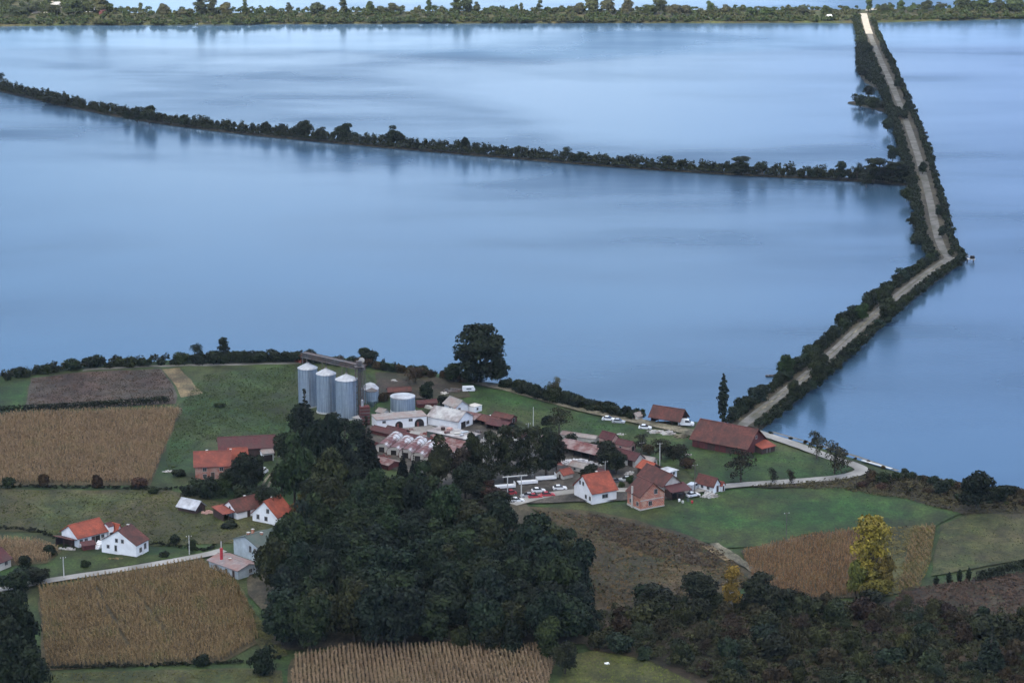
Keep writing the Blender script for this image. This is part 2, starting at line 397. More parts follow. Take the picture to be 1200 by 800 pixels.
def land(name, pts, label, mat, skirt=4.0, top=G, bottom=-1.6):
    """flat land with a sloping bank all round"""
    ar = sum(a[0]*b[1]-b[0]*a[1] for a, b in zip(pts, pts[1:]+pts[:1]))
    if ar < 0: pts = pts[::-1]
    n = len(pts); out = []
    for i, (x, y) in enumerate(pts):
        a = pts[i-1]; b = pts[(i+1) % n]; L = math.hypot(b[0]-a[0], b[1]-a[1]) or 1
        out.append((x+(b[1]-a[1])/L*skirt, y-(b[0]-a[0])/L*skirt))
    vs = [(x,y,top) for x, y in pts]+[(x,y,bottom) for x, y in out]
    tr = tessellate_polygon([[Vector((x,y,0)) for x, y in pts]]); fs = []
    for t in tr:
        a, b, c = (Vector((*pts[i],0)) for i in t); fs.append(t if (b-a).cross(c-a).z > 0 else t[::-1])
    fs += [(i, n+i, n+(i+1) % n, (i+1) % n) for i in range(n)]
    me = MB().add(vs, fs).mesh(name, mat); o = link(name, me); return tag(o, label, 'land', kind='structure')

# ================================================================== THE SETTING
def rough_edge(pts, a=1.2, step=9):
    out = []
    for p, q in zip(pts, pts[1:]+pts[:1]):
        L = math.hypot(q[0]-p[0], q[1]-p[1]); n = max(1, min(60, int(L/step)))
        for i in range(n):
            t = i/n; k = a if i else 0; out.append((p[0]+(q[0]-p[0])*t+random.uniform(-k,k), p[1]+(q[1]-p[1])*t+random.uniform(-k,k)))
    return out
tag(MB().add([(-15000,-9000,-3),(15000,-9000,-3),(15000,21000,-3),(-15000,21000,-3)], [(0,1,2,3)]).build('ground', M['bank']),
    'brown earth bed under the ponds and beyond', 'ground', kind='structure')
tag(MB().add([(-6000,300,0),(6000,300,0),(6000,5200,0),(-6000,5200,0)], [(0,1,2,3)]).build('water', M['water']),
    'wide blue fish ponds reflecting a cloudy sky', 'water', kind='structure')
shore = W([(-260,470),(-60,452),(0,441),(60,431),(140,424),(250,420),(350,417),(430,421),(500,436),(560,446),(600,451),(650,468),(700,482),(750,494),(800,493),(860,497),(880,499),(905,510),(960,524),(1050,552),(1130,571),(1200,579),(1320,592)])
landp = rough_edge([(-330,760)]+shore+[(420,700),(520,560),(520,-900),(-520,-900),(-520,760)])
land('shore_land', landp, 'grassy farmland on the near side of the ponds', M['grass'])
far = W([(-500,30),(-100,30),(0,29),(100,27.5),(400,26),(700,25),(1000,25),(1200,20),(1700,18),(1700,8),(1200,7),(1100,10.5),(1000,11.5),(700,12),(400,14),(230,15.5),(140,15),(125,4),(118,-12),(-500,-30)])
land('far_shore', rough_edge(far, 1.5, 12), 'scrubby far bank across the ponds', M['meadow'])
land('horizon_land', [(-14000,4900),(14000,4900),(14000,20000),(-14000,20000)], 'distant land beyond the ponds', M['grass'], 30)
# dikes
mainc = smooth(W([(868,500),(905,470),(960,428),(1020,372),(1075,328),(1112,303)]), 2)
upc = smooth(W([(1112,303),(1100,285),(1090,235),(1075,178),(1052,115),(1030,66),(1017,36),(1012,16)]), 2)
crossc = smooth(W([(-160,62),(0,104),(150,137),(300,156),(500,174),(700,191),(860,202),(1000,208),(1068,214)]), 2)
def strip(c, w):
    l = []; r = []; n = len(c)
    for i, (x, y) in enumerate(c):
        a = c[max(0,i-1)]; b = c[min(n-1,i+1)]; L = math.hypot(b[0]-a[0], b[1]-a[1]); nx, ny = -(b[1]-a[1])/L, (b[0]-a[0])/L
        l.append((x+nx*w/2, y+ny*w/2)); r.append((x-nx*w/2, y-ny*w/2))
    return l+r[::-1]
land('dike', rough_edge(strip(mainc, 11), .4), 'earth dike carrying the gravel road from the barn to the bend', M['bank'], 1.6)
land('dike', rough_edge(strip(upc, 13), .5), 'long earth dike carrying the road to the far bank', M['bank'], 1.6, top=G-.004)
land('dike', rough_edge(strip(crossc, 4.5), .5), 'overgrown cross dike dividing the ponds', M['bank'], 1.4, top=G-.3)
land('dike', rough_edge(W([(1014,34),(1006,48),(1005,78),(1014,94),(1030,102),(1050,122),(1062,118),(1040,78),(1024,44)]), .6), 'wide overgrown foot of the long dike near the far bank', M['bank'], 2, top=G-.02)
land('dike', strip(W([(1002,118),(1030,124),(1062,133)]), 9), 'short overgrown spur off the long dike', M['bank'], 3, top=G-.31)
ribbon('dike_road', mainc, 3.8, M['gravel'], 'grey gravel road on the near dike', wvar=.06)
ribbon('dike_road', upc[:-6], 3.5, M['gravel'], 'grey gravel road on the long dike', wvar=.06)
ribbon('dike_road', upc[-7:], 5.0, M['sunlitgravel_sand'], 'stretch of the dike road near the far bank, coloured paler as sunlit', wvar=.05)  # sun past the cloud's edge is painted in as a paler gravel
# wheel ruts: a grassy middle strip
ribbon('dike_verge', smooth(W([(880,489),(905,470),(960,428),(1020,372),(1075,328),(1104,309)]), 2), .8, M['track'], 'worn strip between the wheel tracks of the near dike road', 'verge', wvar=.4)

# fields and meadows (edges in photo pixels)
sheet('meadow', [(-20,474),(0,448),(60,438),(185,430),(345,424),(352,470),(350,520),(290,560),(175,570),(214,478),(207,465),(30,480)], M['grass'], 'green meadow sloping below the left shore', 'meadow')
sheet('grass_plot', [(-60,458),(0,449),(33,446),(30,479),(-60,484)], M['lush'], 'small bright grass plot at the left edge', 'grass plot')
sheet('ploughed_field', [(36,443),(100,436),(188,432),(200,447),(208,464),(206,473),(28,481)], M['plough'], 'dark purple brown ploughed field near the left shore', 'field')
sheet('stubble_strip', [(190,433),(210,431),(224,445),(238,461),(212,466),(202,447)], M['stubble'], 'small pale straw strip beside the ploughed field', 'field')
sheet('farm_track', [(96,435),(180,430),(260,428.5),(352,426.5),(352,424),(260,426),(180,428),(100,432)], M['gravel'], 'pale farm track above the ploughed field', 'track')
sheet('corn_field', [(-60,500),(20,484),(214,478),(176,569),(-80,568)], M['cornsoil'], 'soil of the left corn field', 'field')
sheet('meadow', [(-80,573),(200,575),(245,585),(330,606),(290,636),(180,640),(60,625),(-80,618)], M['meadow'], 'yellowish green meadow behind the two white houses', 'meadow')
sheet('corn_field', [(-60,628),(45,634),(72,646),(55,660),(0,664),(-60,660)], M['cornsoil'], 'soil of the small corn patch at the left edge', 'field')
sheet('lawn', [(70,655),(115,650),(190,650),(240,640),(252,646),(140,664),(45,682),(20,678)], M['lush'], 'green lawn in front of the white house', 'lawn')
sheet('corn_field', [(44,690),(140,672),(236,655),(275,676),(300,720),(305,752),(262,776),(52,786)], M['cornsoil'], 'soil of the large corn field at lower left', 'field')
sheet('grass_margin', [(236,655),(275,676),(300,720),(338,768),(318,772),(300,752),(288,715),(262,682)], M['strips'], 'pale grassy margin beside the large corn field', 'margin')
sheet('grass_strip', [(50,789),(270,783),(330,786),(330,840),(40,840)], M['meadow'], 'yellow green strip below the large corn field', 'meadow')
sheet('corn_field', [(342,772),(400,760),(530,757),(642,758),(652,772),(630,830),(330,830)], M['cornsoil'], 'soil of the corn field at the bottom edge', 'field')
sheet('meadow', [(668,768),(700,762),(760,775),(870,800),(900,840),(640,840),(655,800)], M['olive'], 'bright olive meadow at the bottom edge', 'meadow')
sheet('meadow', [(425,432),(520,446),(590,458),(700,490),(800,512),(810,525),(720,522),(640,505),(560,485),(500,468),(440,452)], M['lush'], 'green slope between the village and the shore track', 'meadow')
sheet('meadow', [(905,529),(965,533),(1000,549),(975,560),(850,566),(810,560),(800,535),(850,533)], M['lush'], 'green meadow inside the road loop', 'meadow')
sheet('green_field', [(618,592),(730,604),(860,575),(985,571),(1060,584),(1126,602),(1095,617),(1000,622),(945,626),(895,640),(850,643),(790,625),(700,600)], M['lush'], 'bright green field below the brick house', 'field')
sheet('rough_pasture', [(618,594),(700,600),(790,622),(850,645),(885,680),(860,700),(700,716),(668,690),(680,640),(640,605)], M['scrubland'], 'brown rough pasture beside the dark wood', 'pasture')
sheet('dry_weeds', [(660,600),(720,606),(800,632),(856,652),(840,668),(780,655),(700,625)], M['heath'], 'dark purplish weeds across the rough pasture', 'weeds', jag=1.2)
sheet('corn_field', [(868,646),(945,628),(1000,622),(1032,619),(1040,650),(1010,700),(930,706),(882,688)], M['cornsoil'], 'soil of the orange brown corn field at the right', 'field')
sheet('strip_field', [(1032,619),(1097,616),(1090,660),(1078,690),(1020,702),(1030,660)], M['strips'], 'green and straw striped crop behind the yellow tree', 'field')
sheet('weedy_field', [(1102,616),(1135,603),(1230,598),(1230,652),(1090,676)], M['meadow'], 'weedy green brown field at the right edge', 'field')
sheet('dry_weeds', [(1075,690),(1230,668),(1230,735),(1100,730),(1040,712)], M['heath'], 'purplish brown weeds at the right edge', 'weeds', jag=1.5)
sheet('dry_weeds', [(850,571),(1010,560),(1060,556),(1230,583),(1230,602),(1130,604),(1060,584),(985,572)], M['heath'], 'brown weedy bank above the right shore', 'weeds', jag=1.2)
sheet('undergrowth_soil', [(660,718),(860,700),(1040,706),(1230,728),(1230,840),(900,840),(760,775),(690,762)], M['heath'], 'brown ground under the lower right thicket', 'ground', jag=1.5)
sheet('woodland_floor', [(290,690),(330,610),(440,560),(560,560),(620,595),(690,680),(690,755),(540,752),(330,762)], M['bank'], 'dark leaf litter under the wood', 'ground', jag=1.5)
sheet('village_yard', [(430,500),(500,486),(560,490),(600,505),(720,540),(800,566),(800,585),(590,592),(500,560),(432,545)], M['lot'], 'trodden dark yard between the farm sheds', 'yard')
sheet('concrete_yard', [(452,505),(500,497),(512,503),(508,515),(495,516)], M['yard'], 'pale concrete yard in front of the arched barn', 'yard')
sheet('scrap_ground', [(440,437),(500,440),(540,450),(552,466),(520,470),(440,465)], M['heath'], 'brown waste ground behind the silos', 'ground')
# roads
ribbon('shore_track', smooth(W([(520,443),(575,452),(620,463),(680,480),(735,492),(800,505),(845,516)])), lambda t: 4.2+2.2*t, M['track'], 'dirt track running along the shore to the barns', wvar=.1)
ribbon('loop_road', smooth(W([(872,503),(905,513),(935,523),(975,538),(1006,547),(1012,554),(985,561),(920,566),(852,570),(800,578)])), 4.4, M['asphalt'], 'pale road curving around the meadow by the barn', wvar=.04)
ribbon('shore_path', smooth(W([(905,507.5),(960,523),(1010,538),(1052,553)])), 1.3, M['gravel'], 'narrow pale path on the right shore', wvar=.2)
ribbon('village_road', smooth(W([(800,578),(735,575),(680,576),(640,581),(600,592)])), 4.2, M['asphalt'], 'pale road through the village', wvar=.04)
ribbon('valley_road', smooth(W([(-60,704),(0,692),(60,681),(150,668),(240,652),(262,646)])), 3.6, M['asphalt'], 'pale country road past the white houses', wvar=.04)
for off, w in ((0,'left'), (7,'right')):
    ribbon('wheel_rut', smooth(W([(306+off,574),(311+off,564),(318+off*.9,556),(326+off*.6,550)])), .8, M['track'], w+' rut of the grassy lane to the red farmhouse', 'rut')
ribbon('dirt_path', smooth(W([(836,638),(856,652),(880,668),(912,682)])), 3, M['track'], 'bare diagonal path across the rough pasture', 'path', wvar=.3)
sheet('sandy_clearing', [(822,641),(838,640),(862,655),(850,659)], M['stubble'], 'pale sandy patch on the rough pasture', 'ground')
sheet('sand_patch', [(52,3),(78,1),(84,7),(60,9)], M['sunlitgravel_sand'], 'pale sandy yard on the far bank', 'ground')
sheet('sand_patch', [(1014,13.5),(1036,12.5),(1038,10.5),(1016,11)], M['sunlitgravel_sand'], 'pale sandy yard beside the end of the dike road', 'ground')
sheet('sand_patch', [(36,17),(56,16),(58,14.5),(40,15)], M['sunlitgravel_sand'], 'small pale sand heap area at far left bank', 'ground')

# ================================================================== CROPS
def corn(poly, ang, row, step, h, label, col='corn', gaps=(), lw=.20, green=.15):
    wp = W(poly); ca, sa = math.cos(ang), math.sin(ang)
    rot = [(x*ca+y*sa, -x*sa+y*ca) for x, y in wp]; us = [p[0] for p in rot]; vs_ = [p[1] for p in rot]
    P = []; r = min(vs_)
    while r < max(vs_):
        u = min(us)
        while u < max(us):
            a, b = u+random.uniform(-.2,.2), r+random.uniform(-.16,.16)
            x, y = a*ca-b*sa, a*sa+b*ca
            if inside((x,y), wp) and not any(abs((x-gx0)*(gy1-gy0)-(y-gy0)*(gx1-gx0))/math.hypot(gx1-gx0, gy1-gy0) < .42 and min(gy0,gy1) < y < max(gy0,gy1) for (gx0,gy0),(gx1,gy1) in gaps):
                P.append((x,y))
            u += step*random.uniform(.8,1.2)
        r += row
    P = np.array(P); n = len(P); V = []
    hh = h*(.8+.4*RNG.random(n))
    for k in range(5):                                     # five leaves or stalks a plant
        a = RNG.random(n)*2*PI; z0 = hh*(.0 if k == 0 else .18+.14*k); z1 = hh*(1.0 if k == 0 else 1)*(1 if k == 0 else .28+.16*k)
        d = np.stack([np.cos(a), np.sin(a)], 1); out = np.full(n, .06) if k == 0 else .30+.3*RNG.random(n); w = lw*(.6 if k == 0 else .5)
        b0 = np.c_[P, G+z0]; tip = np.c_[P+d*out[:,None], G+z1]; side = np.c_[-d[:,1], d[:,0], np.zeros(n)]*w
        V.append(np.stack([b0-side, b0+side, tip+side*.6, tip-side*.6], 1))
    V = np.concatenate(V, 0).reshape(-1,3)
    o = link('corn_crop', np_mesh('corn_crop', V, n*5, M[col])); return tag(o, label, 'corn', kind='stuff')
def m_corn(name, a, b_, c, d):
    m, nt, b = nm(name); n = noise(nt, .12, 4, coord='World'); n2 = noise(nt, 3.0, 2, coord='World')
    c1 = ramp(nt, n.outputs[0], [(.35,a), (.52,b_), (.68,c)]).outputs[0]
    c2 = mixc(nt, c1, d, ramp(nt, n2.outputs[0], [(.45,(0,0,0)), (.7,(.8,.8,.8))]).outputs[0])
    nt.links.new(c2, b.inputs['Base Color']); b.inputs['Roughness'].default_value = .85; b.inputs['Specular IOR Level'].default_value = .15; return m
M['corn'] = m_corn('ripe_corn', (.165,.110,.062), (.23,.155,.088), (.17,.130,.065), (.36,.26,.155))
M['corn2'] = m_corn('corn_with_green', (.135,.092,.045), (.20,.138,.068), (.110,.105,.042), (.30,.22,.12))
M['corn3'] = m_corn('dry_corn', (.175,.120,.072), (.23,.160,.098), (.19,.145,.080), (.36,.27,.170))
M['corn4'] = m_corn('orange_corn', (.150,.088,.045), (.195,.115,.058), (.15,.10,.044), (.26,.16,.080))
corn([(-60,500),(20,486),(212,480),(176,566),(-80,566)], R(72), 1.15, .62, 2.0, 'brown ripe corn field in front of the ploughed field', 'corn')
corn([(-60,630),(45,636),(70,646),(55,658),(0,662),(-60,660)], R(60), 1.1, .6, 1.9, 'small brown corn patch at the left edge', 'corn')
g1 = W([(112,690),(152,762)]); g2 = W([(155,690),(205,755)]); g3 = W([(72,712),(100,765)])
corn([(46,692),(140,675),(236,659),(272,678),(296,720),(302,750),(262,774),(54,783)], R(112), 1.1, .60, 2.1, 'large ripening corn field below the country road', 'corn2', (tuple(g1), tuple(g2)))
corn([(346,773),(400,762),(530,759),(640,760),(650,772),(636,830),(336,830)], R(96), 1.0, .5, 2.1, 'dry corn field in clear rows at the bottom edge', 'corn3', lw=.27)
corn([(870,648),(945,630),(1000,623),(1030,621),(1038,650),(1008,698),(930,704),(884,686)], R(170), 1.2, .6, 1.7, 'orange brown corn field left of the yellow tree', 'corn4')
corn([(1070,620),(1097,618),(1088,660),(1076,688),(1052,694)], R(96), 1.5, .6, 1.7, 'narrow strip of straw corn right of the yellow tree', 'corn2')

# grass tufts that break up the nearer meadows
def tufts(name, poly, n, h, mat, label, cat='grass'):
    return
    h *= .55
    wp = W(poly); xs = [p[0] for p in wp]; ys = [p[1] for p in wp]; P = []
    while len(P) < n:
        p = (random.uniform(min(xs), max(xs)), random.uniform(min(ys), max(ys)))
        if inside(p, wp): P.append(p)
    P = np.array(P); hh = h*(.4+RNG.random(n)); V = []
    for k in range(3):
        a = RNG.random(n)*2*PI; d = np.stack([np.cos(a), np.sin(a)], 1); s = np.c_[-d[:,1], d[:,0], np.zeros(n)]*(.25*h+.08)
        b0 = np.c_[P, np.full(n, G)]; t = np.c_[P+d*.25, G+hh]
        V.append(np.stack([b0-s, b0+s, t+s*.5, t-s*.5], 1))
    o = link(name, np_mesh(name, np.concatenate(V).reshape(-1,3), n*3, mat)); return tag(o, label, cat, kind='stuff')
tufts('weed_tufts', [(628,600),(700,606),(790,628),(850,650),(880,682),(850,702),(700,716),(676,690),(682,640)], 5000, .7, M['scrubland'], 'dry tussocks on the rough pasture', 'weeds')
tufts('weed_tufts', [(1075,690),(1230,668),(1230,735),(1100,730),(1040,712)], 4500, .9, M['heath'], 'brown weeds below the dark hedge', 'weeds')
tufts('weed_tufts', [(900,571),(1010,562),(1060,558),(1230,586),(1230,602),(1130,602),(1060,584),(985,574)], 4500, .8, M['heath'], 'brown weeds on the right shore bank', 'weeds')
tufts('grass_tufts', [(668,768),(700,763),(760,776),(870,800),(900,830),(640,830),(655,800)], 5000, .35, M['olive'], 'tufty grass on the bottom meadow')
tufts('grass_tufts', [(-60,575),(200,577),(325,606),(290,634),(60,625),(-60,618)], 6000, .35, M['meadow'], 'tufty grass behind the white houses')
tufts('grass_tufts', [(50,789),(270,784),(330,787),(330,830),(45,830)], 3000, .5, M['meadow'], 'tufty grass below the large corn field')

def carpet(name, poly, n, col, label, cat, h=.35, s0=.12, s1=.34, clump=3.0):
    """low grass and weed blades lying over a meadow, thicker in drifts"""
    wp = W(poly); xs = [p[0] for p in wp]; ys = [p[1] for p in wp]; P = []
    while len(P) < n:
        p = (random.uniform(min(xs), max(xs)), random.uniform(min(ys), max(ys)))
        d = math.sin(p[0]/clump+1.7*math.sin(p[1]/(clump*2.3)))*math.sin(p[1]/(clump*1.4)+1.3*math.sin(p[0]/(clump*1.9)))
        if inside(p, wp) and random.random() < .35+.65*(d > 0): P.append((*p, G+.05+random.random()**2*h))
    P = np.array(P); N = np.tile(np.array([[0,-.3,1.3]]), (n,1))
    o = link(name, np_mesh(name, leaf_quads(P, N, s0+(s1-s0)*RNG.random(n)), n, M['leaf'])); o.color = (*col, 1); return tag(o, label, cat, kind='stuff')
PAST = [(628,600),(700,606),(790,628),(850,650),(880,682),(850,702),(700,716),(676,690),(682,640)]
carpet('weeds', PAST, 9000, (.135,.095,.055), 'straw coloured tussocks on the rough pasture', 'weeds', .6, .15, .45, 4)
carpet('weeds', PAST, 7000, (.075,.080,.035), 'green patches on the rough pasture', 'weeds', .4, .15, .4, 2.3)
carpet('weeds', [(690,602),(790,626),(850,648),(840,668),(770,655),(690,625)], 6000, (.085,.062,.045), 'dark withered weeds across the rough pasture', 'weeds', .8, .15, .4, 2.0)
carpet('weeds', [(1060,692),(1230,668),(1230,738),(1100,734),(1040,712)], 11000, (.105,.070,.060), 'reddish brown weeds at the right edge', 'weeds', 1.0, .15, .4, 2.5)
carpet('weeds', [(880,571),(1010,560),(1060,557),(1230,585),(1230,602),(1130,604),(1060,586),(985,575)], 12000, (.090,.075,.045), 'brown weeds on the right shore bank', 'weeds', 1.1, .15, .4, 2.5)
carpet('grass', [(640,598),(730,606),(860,577),(985,573),(1060,586),(1124,603),(1095,616),(1000,620),(945,625),(895,638),(850,641),(790,624),(700,600)], 14000, (.058,.118,.026), 'short grass of the bright green field', 'grass', .15, .10, .28, 5)
carpet('grass', [(910,531),(965,535),(996,549),(975,558),(850,564),(815,558),(805,537),(850,535)], 5000, (.040,.090,.024), 'short grass inside the road loop', 'grass', .2, .10, .26, 3)
carpet('grass', [(-20,575),(200,577),(245,587),(320,606),(290,636),(180,640),(60,625),(-20,618)], 14000, (.095,.105,.036), 'yellowish grass behind the two white houses', 'grass', .25, .12, .32, 5)
carpet('grass', [(215,470),(240,440),(345,428),(350,470),(330,510),(250,515),(190,560),(205,500)], 12000, (.055,.090,.030), 'rough grass left of the silos', 'grass', .25, .12, .32, 4)
carpet('grass', [(560,462),(640,480),(700,494),(800,520),(720,520),(640,503),(565,482)], 8000, (.055,.110,.036), 'rough grass on the green slope', 'grass', .25, .12, .32, 3)
carpet('grass', [(668,770),(700,764),(760,777),(870,800),(890,820),(650,820),(655,800)], 8000, (.15,.17,.045), 'tufty grass of the bottom meadow', 'grass', .3, .10, .26, 2)
carpet('grass', [(50,790),(270,785),(330,788),(330,815),(45,815)], 6000, (.12,.12,.042), 'tufty grass below the large corn field', 'grass', .4, .10, .26, 2)
carpet('grass', [(1104,618),(1135,605),(1220,600),(1220,650),(1092,674)], 8000, (.095,.095,.042), 'weedy grass of the field at the right edge', 'grass', .3, .12, .32, 3)
carpet('grass', [(236,657),(275,678),(300,722),(338,768),(318,770),(300,750),(288,715),(262,684)], 4000, (.13,.13,.06), 'pale grass beside the large corn field', 'grass', .6, .12, .32, 2)
carpet('grass', [(1034,620),(1096,617),(1090,660),(1078,688),(1040,700),(1030,660)], 6000, (.19,.15,.07), 'straw coloured stalks in the striped crop', 'crop', .9, .12, .34, 2)
carpet('clods', [(38,444),(100,437),(186,433),(200,448),(205,470),(32,479)], 9000, (.080,.052,.042), 'clods of the ploughed field', 'soil', .15, .12, .3, 1.6)
# ================================================================== SHRUBS AND TREES
rs = random.Random(3)
# --- dikes: low growth as one mass, the bushes and trees one can tell apart as things
def side(c, off):
    n = len(c); out = []
    for i, (x, y) in enumerate(c):
        a = c[max(0,i-1)]; b = c[min(n-1,i+1)]; L = math.hypot(b[0]-a[0], b[1]-a[1]); out.append((x-(b[1]-a[1])/L*off, y+(b[0]-a[0])/L*off))
    return out
mass = []
for x, y, dx, dy in along(side(crossc, -2.6), 1.6, 1.0): mass.append((x, y, random.uniform(1.4,2.4), random.uniform(1.2,2.6)))
for x, y, dx, dy in along(crossc, 2.2, 1.6): mass.append((x, y, random.uniform(1.8,3.0), random.uniform(2.2,4.8)))
for x, y, dx, dy in along(crossc, 3.0, 2.2): mass.append((x, y, random.uniform(2.2,3.4), random.uniform(4.2,6.6)))
scrub('dike_scrub', mass, (.042,.054,.034), 'dense dark scrub all along the cross dike', 'scrub', 130, .22, .5)
mass = []
for off in (6.0, -5.6, 8.2):
    for x, y, dx, dy in along(side(upc[:-3], off), 2.6, .8): mass.append((x, y, random.uniform(1.5,2.6), random.uniform(2.0,4.6)))
for x, y, dx, dy in along(W([(1006,119),(1030,126),(1062,140)]), 1.2, 2.0): mass.append((x, y, 2.6, random.uniform(3,5.5)))
for x, y, dx, dy in along(W([(1010,206),(1062,212)]), 1.5, 2.6): mass.append((x, y, 2.6, random.uniform(3.5,6)))
for x, y in poisson(W([(1013,36),(1005,48),(1004,78),(1013,95),(1030,104),(1052,128),(1060,120),(1036,84),(1020,48)]), 2.4, 3000):
    if min(math.hypot(x-a, y-b) for c0, c1 in zip(upc, upc[1:]) for a, b in [(c0[0]*(1-q)+c1[0]*q, c0[1]*(1-q)+c1[1]*q) for q in (0,.2,.4,.6,.8)]) < 5.6: continue
    mass.append((x, y, random.uniform(1.6,2.8), random.uniform(2.4,5.0)))
scrub('dike_scrub', mass, (.028,.044,.024), 'dark scrub lining both sides of the long dike', 'scrub', 130, .22, .5)
for off, lab in ((6.0, 'dark bush on the open water side of the near dike road, towards the middle pond'), (-7.0, 'dark bush on the right hand bank of the near dike road')):
    for x, y, dx, dy in along(side(mainc[2:-1], off), 5.0, 1.0):
        h = rs.choice((2.2,2.8,3.4,4.2,5.0) if off > 0 else (1.6,2.0,2.6,3.2,3.8)); bush_xy(x, y, h, h*rs.uniform(1.1,1.5), jit(rs.choice((DK,DK,MID,BLU))), lab, 'bushes on the near dike '+('left' if off > 0 else 'right')+' bank')
mass = []
for off in (4.2, 6.2, -4.4, -6.8):
    for x, y, dx, dy in along(side(mainc[1:-1], off), 2.2, .6): mass.append((x, y, 1.5, random.uniform(.9,2.2)))
scrub('dike_scrub', mass, (.026,.040,.020), 'low growth on both banks of the near dike', 'scrub', 110, .14, .32)
CT = [(0,98,15,14),(57,121,9,18),(70,124,10,14),(148,141,12,9),(161,143,20,11),(175,145,24,18),(216,149,16,12),(312,157,16,11),(330,158,15,11),(357,161,22,20),(378,163,16,14),(403,165,23,20),(418,167,14,12),(461,170,26,18),(470,170,16,12),(545,178,20,9),(560,178,13,10),(611,183,14,14),(664,188,19,14),(680,190,14,12),(735,193,12,12),(782,196,15,16),(800,198,12,12),(868,204,24,25),(893,206,20,18),(915,207,12,12),(950,208,12,14),(985,210,24,14),(1004,211,23,14),(1024,214,34,28),(1045,214,28,24),(1058,214,30,20),(1015,220,18,18)]
for i, (u, v, h, w) in enumerate(CT):
    where = ('near the left edge of the photo' if u < 120 else 'left of the middle' if u < 400 else 'near the middle' if u < 700 else 'right of the middle' if u < 960 else 'close to its junction with the long dike')
    tree(u, v, rs.choice(('round','bare','round','tall')), h*.84, rs.choice(((.03,.045,.028),MID,DK)), f'dark rounded tree rising from the cross dike {where}', w*1.1, group='trees on the cross dike '+where)
for u, v, h, w in [(1016,62,12,12),(1010,88,14,14),(1018,110,13,14),(1040,150,15,14),(1046,185,18,16),(1062,232,16,16),(1070,262,16,16),(1074,285,14,16),(1081,200,14,12),(1087,175,12,10),(1045,76,12,10),(1052,100,12,10),(1062,128,12,10),(1100,250,14,10),(1104,275,14,10),(1008,122,14,18),(1022,126,16,18)]:
    tree(u, v+4, 'round', h, rs.choice((DK,MID,BLU)), 'small dark tree standing along the long dike road', w, group='trees along the long dike')
for u, v, h, w, l in [(920,443,28,24,'bright green tree leaning over the near dike road, left side'),(1036,362,28,22,'dark round tree on the left bank near the bend'),(960,452,36,26,'dark tree hanging over the water right of the near dike road'),(1042,374,24,26,'dark tree standing right of the near dike road below the bend'),(930,468,22,16,'small tree on the right bank of the near dike'),(957,433,22,26,'dark bush crossing the middle of the near dike road'),(1011,376,20,18,'green tree left of the near dike road, middle stretch'),(1115,300,8,10,'small round bush beside the jetty at the bend')]:
    tree(u, v, 'round', h, MID if 'green' not in l else GRN, l, w)
# --- far bank
mass = []
for _ in range(2200):
    u = rs.uniform(-140,1340); v = rs.uniform(12.5,27) - (0.004*(u-400) if u > 400 else 0)
    if u > 1000: v -= 3*(u-1000)/200
    if u < 0: v += 1.5
    if 1006 < u < 1023: continue
    if rs.random() < .3: v = 27.2+(1.5 if u < 300 else 0)-(0.0035*(u-300) if u > 300 else 0)-(3*(u-1000)/200 if u > 1000 else 0)-rs.random()*1.5
    x, y = at(u, v); mass.append((x, y, rs.uniform(2.2,4.4), rs.uniform(1.4,4.4)))
scrub('bank_scrub', mass[:1300], (.060,.085,.038), 'mixed green scrub along the far bank', 'scrub', 90, .3, .7)
scrub('bank_scrub', mass[1300:], (.085,.090,.050), 'paler dry scrub along the far bank', 'scrub', 90, .3, .7)
mass = []
for _ in range(420):
    u = rs.uniform(-140,120); v = rs.uniform(-14,14); x, y = at(u, v); mass.append((x, y, rs.uniform(3,5), rs.uniform(1.5,5)))
for _ in range(120):
    u = rs.uniform(1120,1340); v = rs.uniform(7,15); x, y = at(u, v); mass.append((x, y, rs.uniform(3,5), rs.uniform(2,6)))
scrub('bank_scrub', mass, (.055,.075,.035), 'thicker scrub at both ends of the far bank', 'scrub', 90, .35, .8)
FT = [(20,20,12,24),(38,16,12,20),(62,18,12,18),(85,19,20,24),(104,17,14,16),(118,17,26,18),(126,16,14,14),(165,17,13,7),(192,19,14,14),(235,19,26,16),(248,19,22,14),(265,19,15,16),(287,18,17,8),(305,18,11,8),(338,18,14,8),(372,17,13,18),(388,17,9,10),(402,17,22,10),(434,17,15,10),(448,17,9,16),(461,17,13,14),(488,18,9,8),(503,16,16,8),(535,17,22,14),(547,17,24,16),(558,17,14,10),(575,17,9,8),(611,16,12,6),(632,16,16,8),(650,17,8,10),(678,17,13,14),(694,17,22,18),(712,17,20,18),(735,17,18,16),(760,18,12,18),(772,17,20,18),(790,20,14,20),(802,19,12,16),(832,17,15,10),(850,17,11,14),(880,18,9,14),(940,18,9,16),(968,17,10,12),(1018,15,22,10),(1036,15,10,10),(1055,14,13,10),(1070,14,10,10),(1086,13,12,14),(1100,12,9,12),(1130,12,17,18),(1150,11,12,18),(1168,12,12,16),(1190,14,16,26),(900,20,10,18),(598,18,8,10),(320,19,10,10),(215,20,9,14),(148,20,8,10)]
names = {0:'thin greyish tree on the far bank', 1:'bushy green tree on the far bank', 2:'tall slender tree on the far bank'}
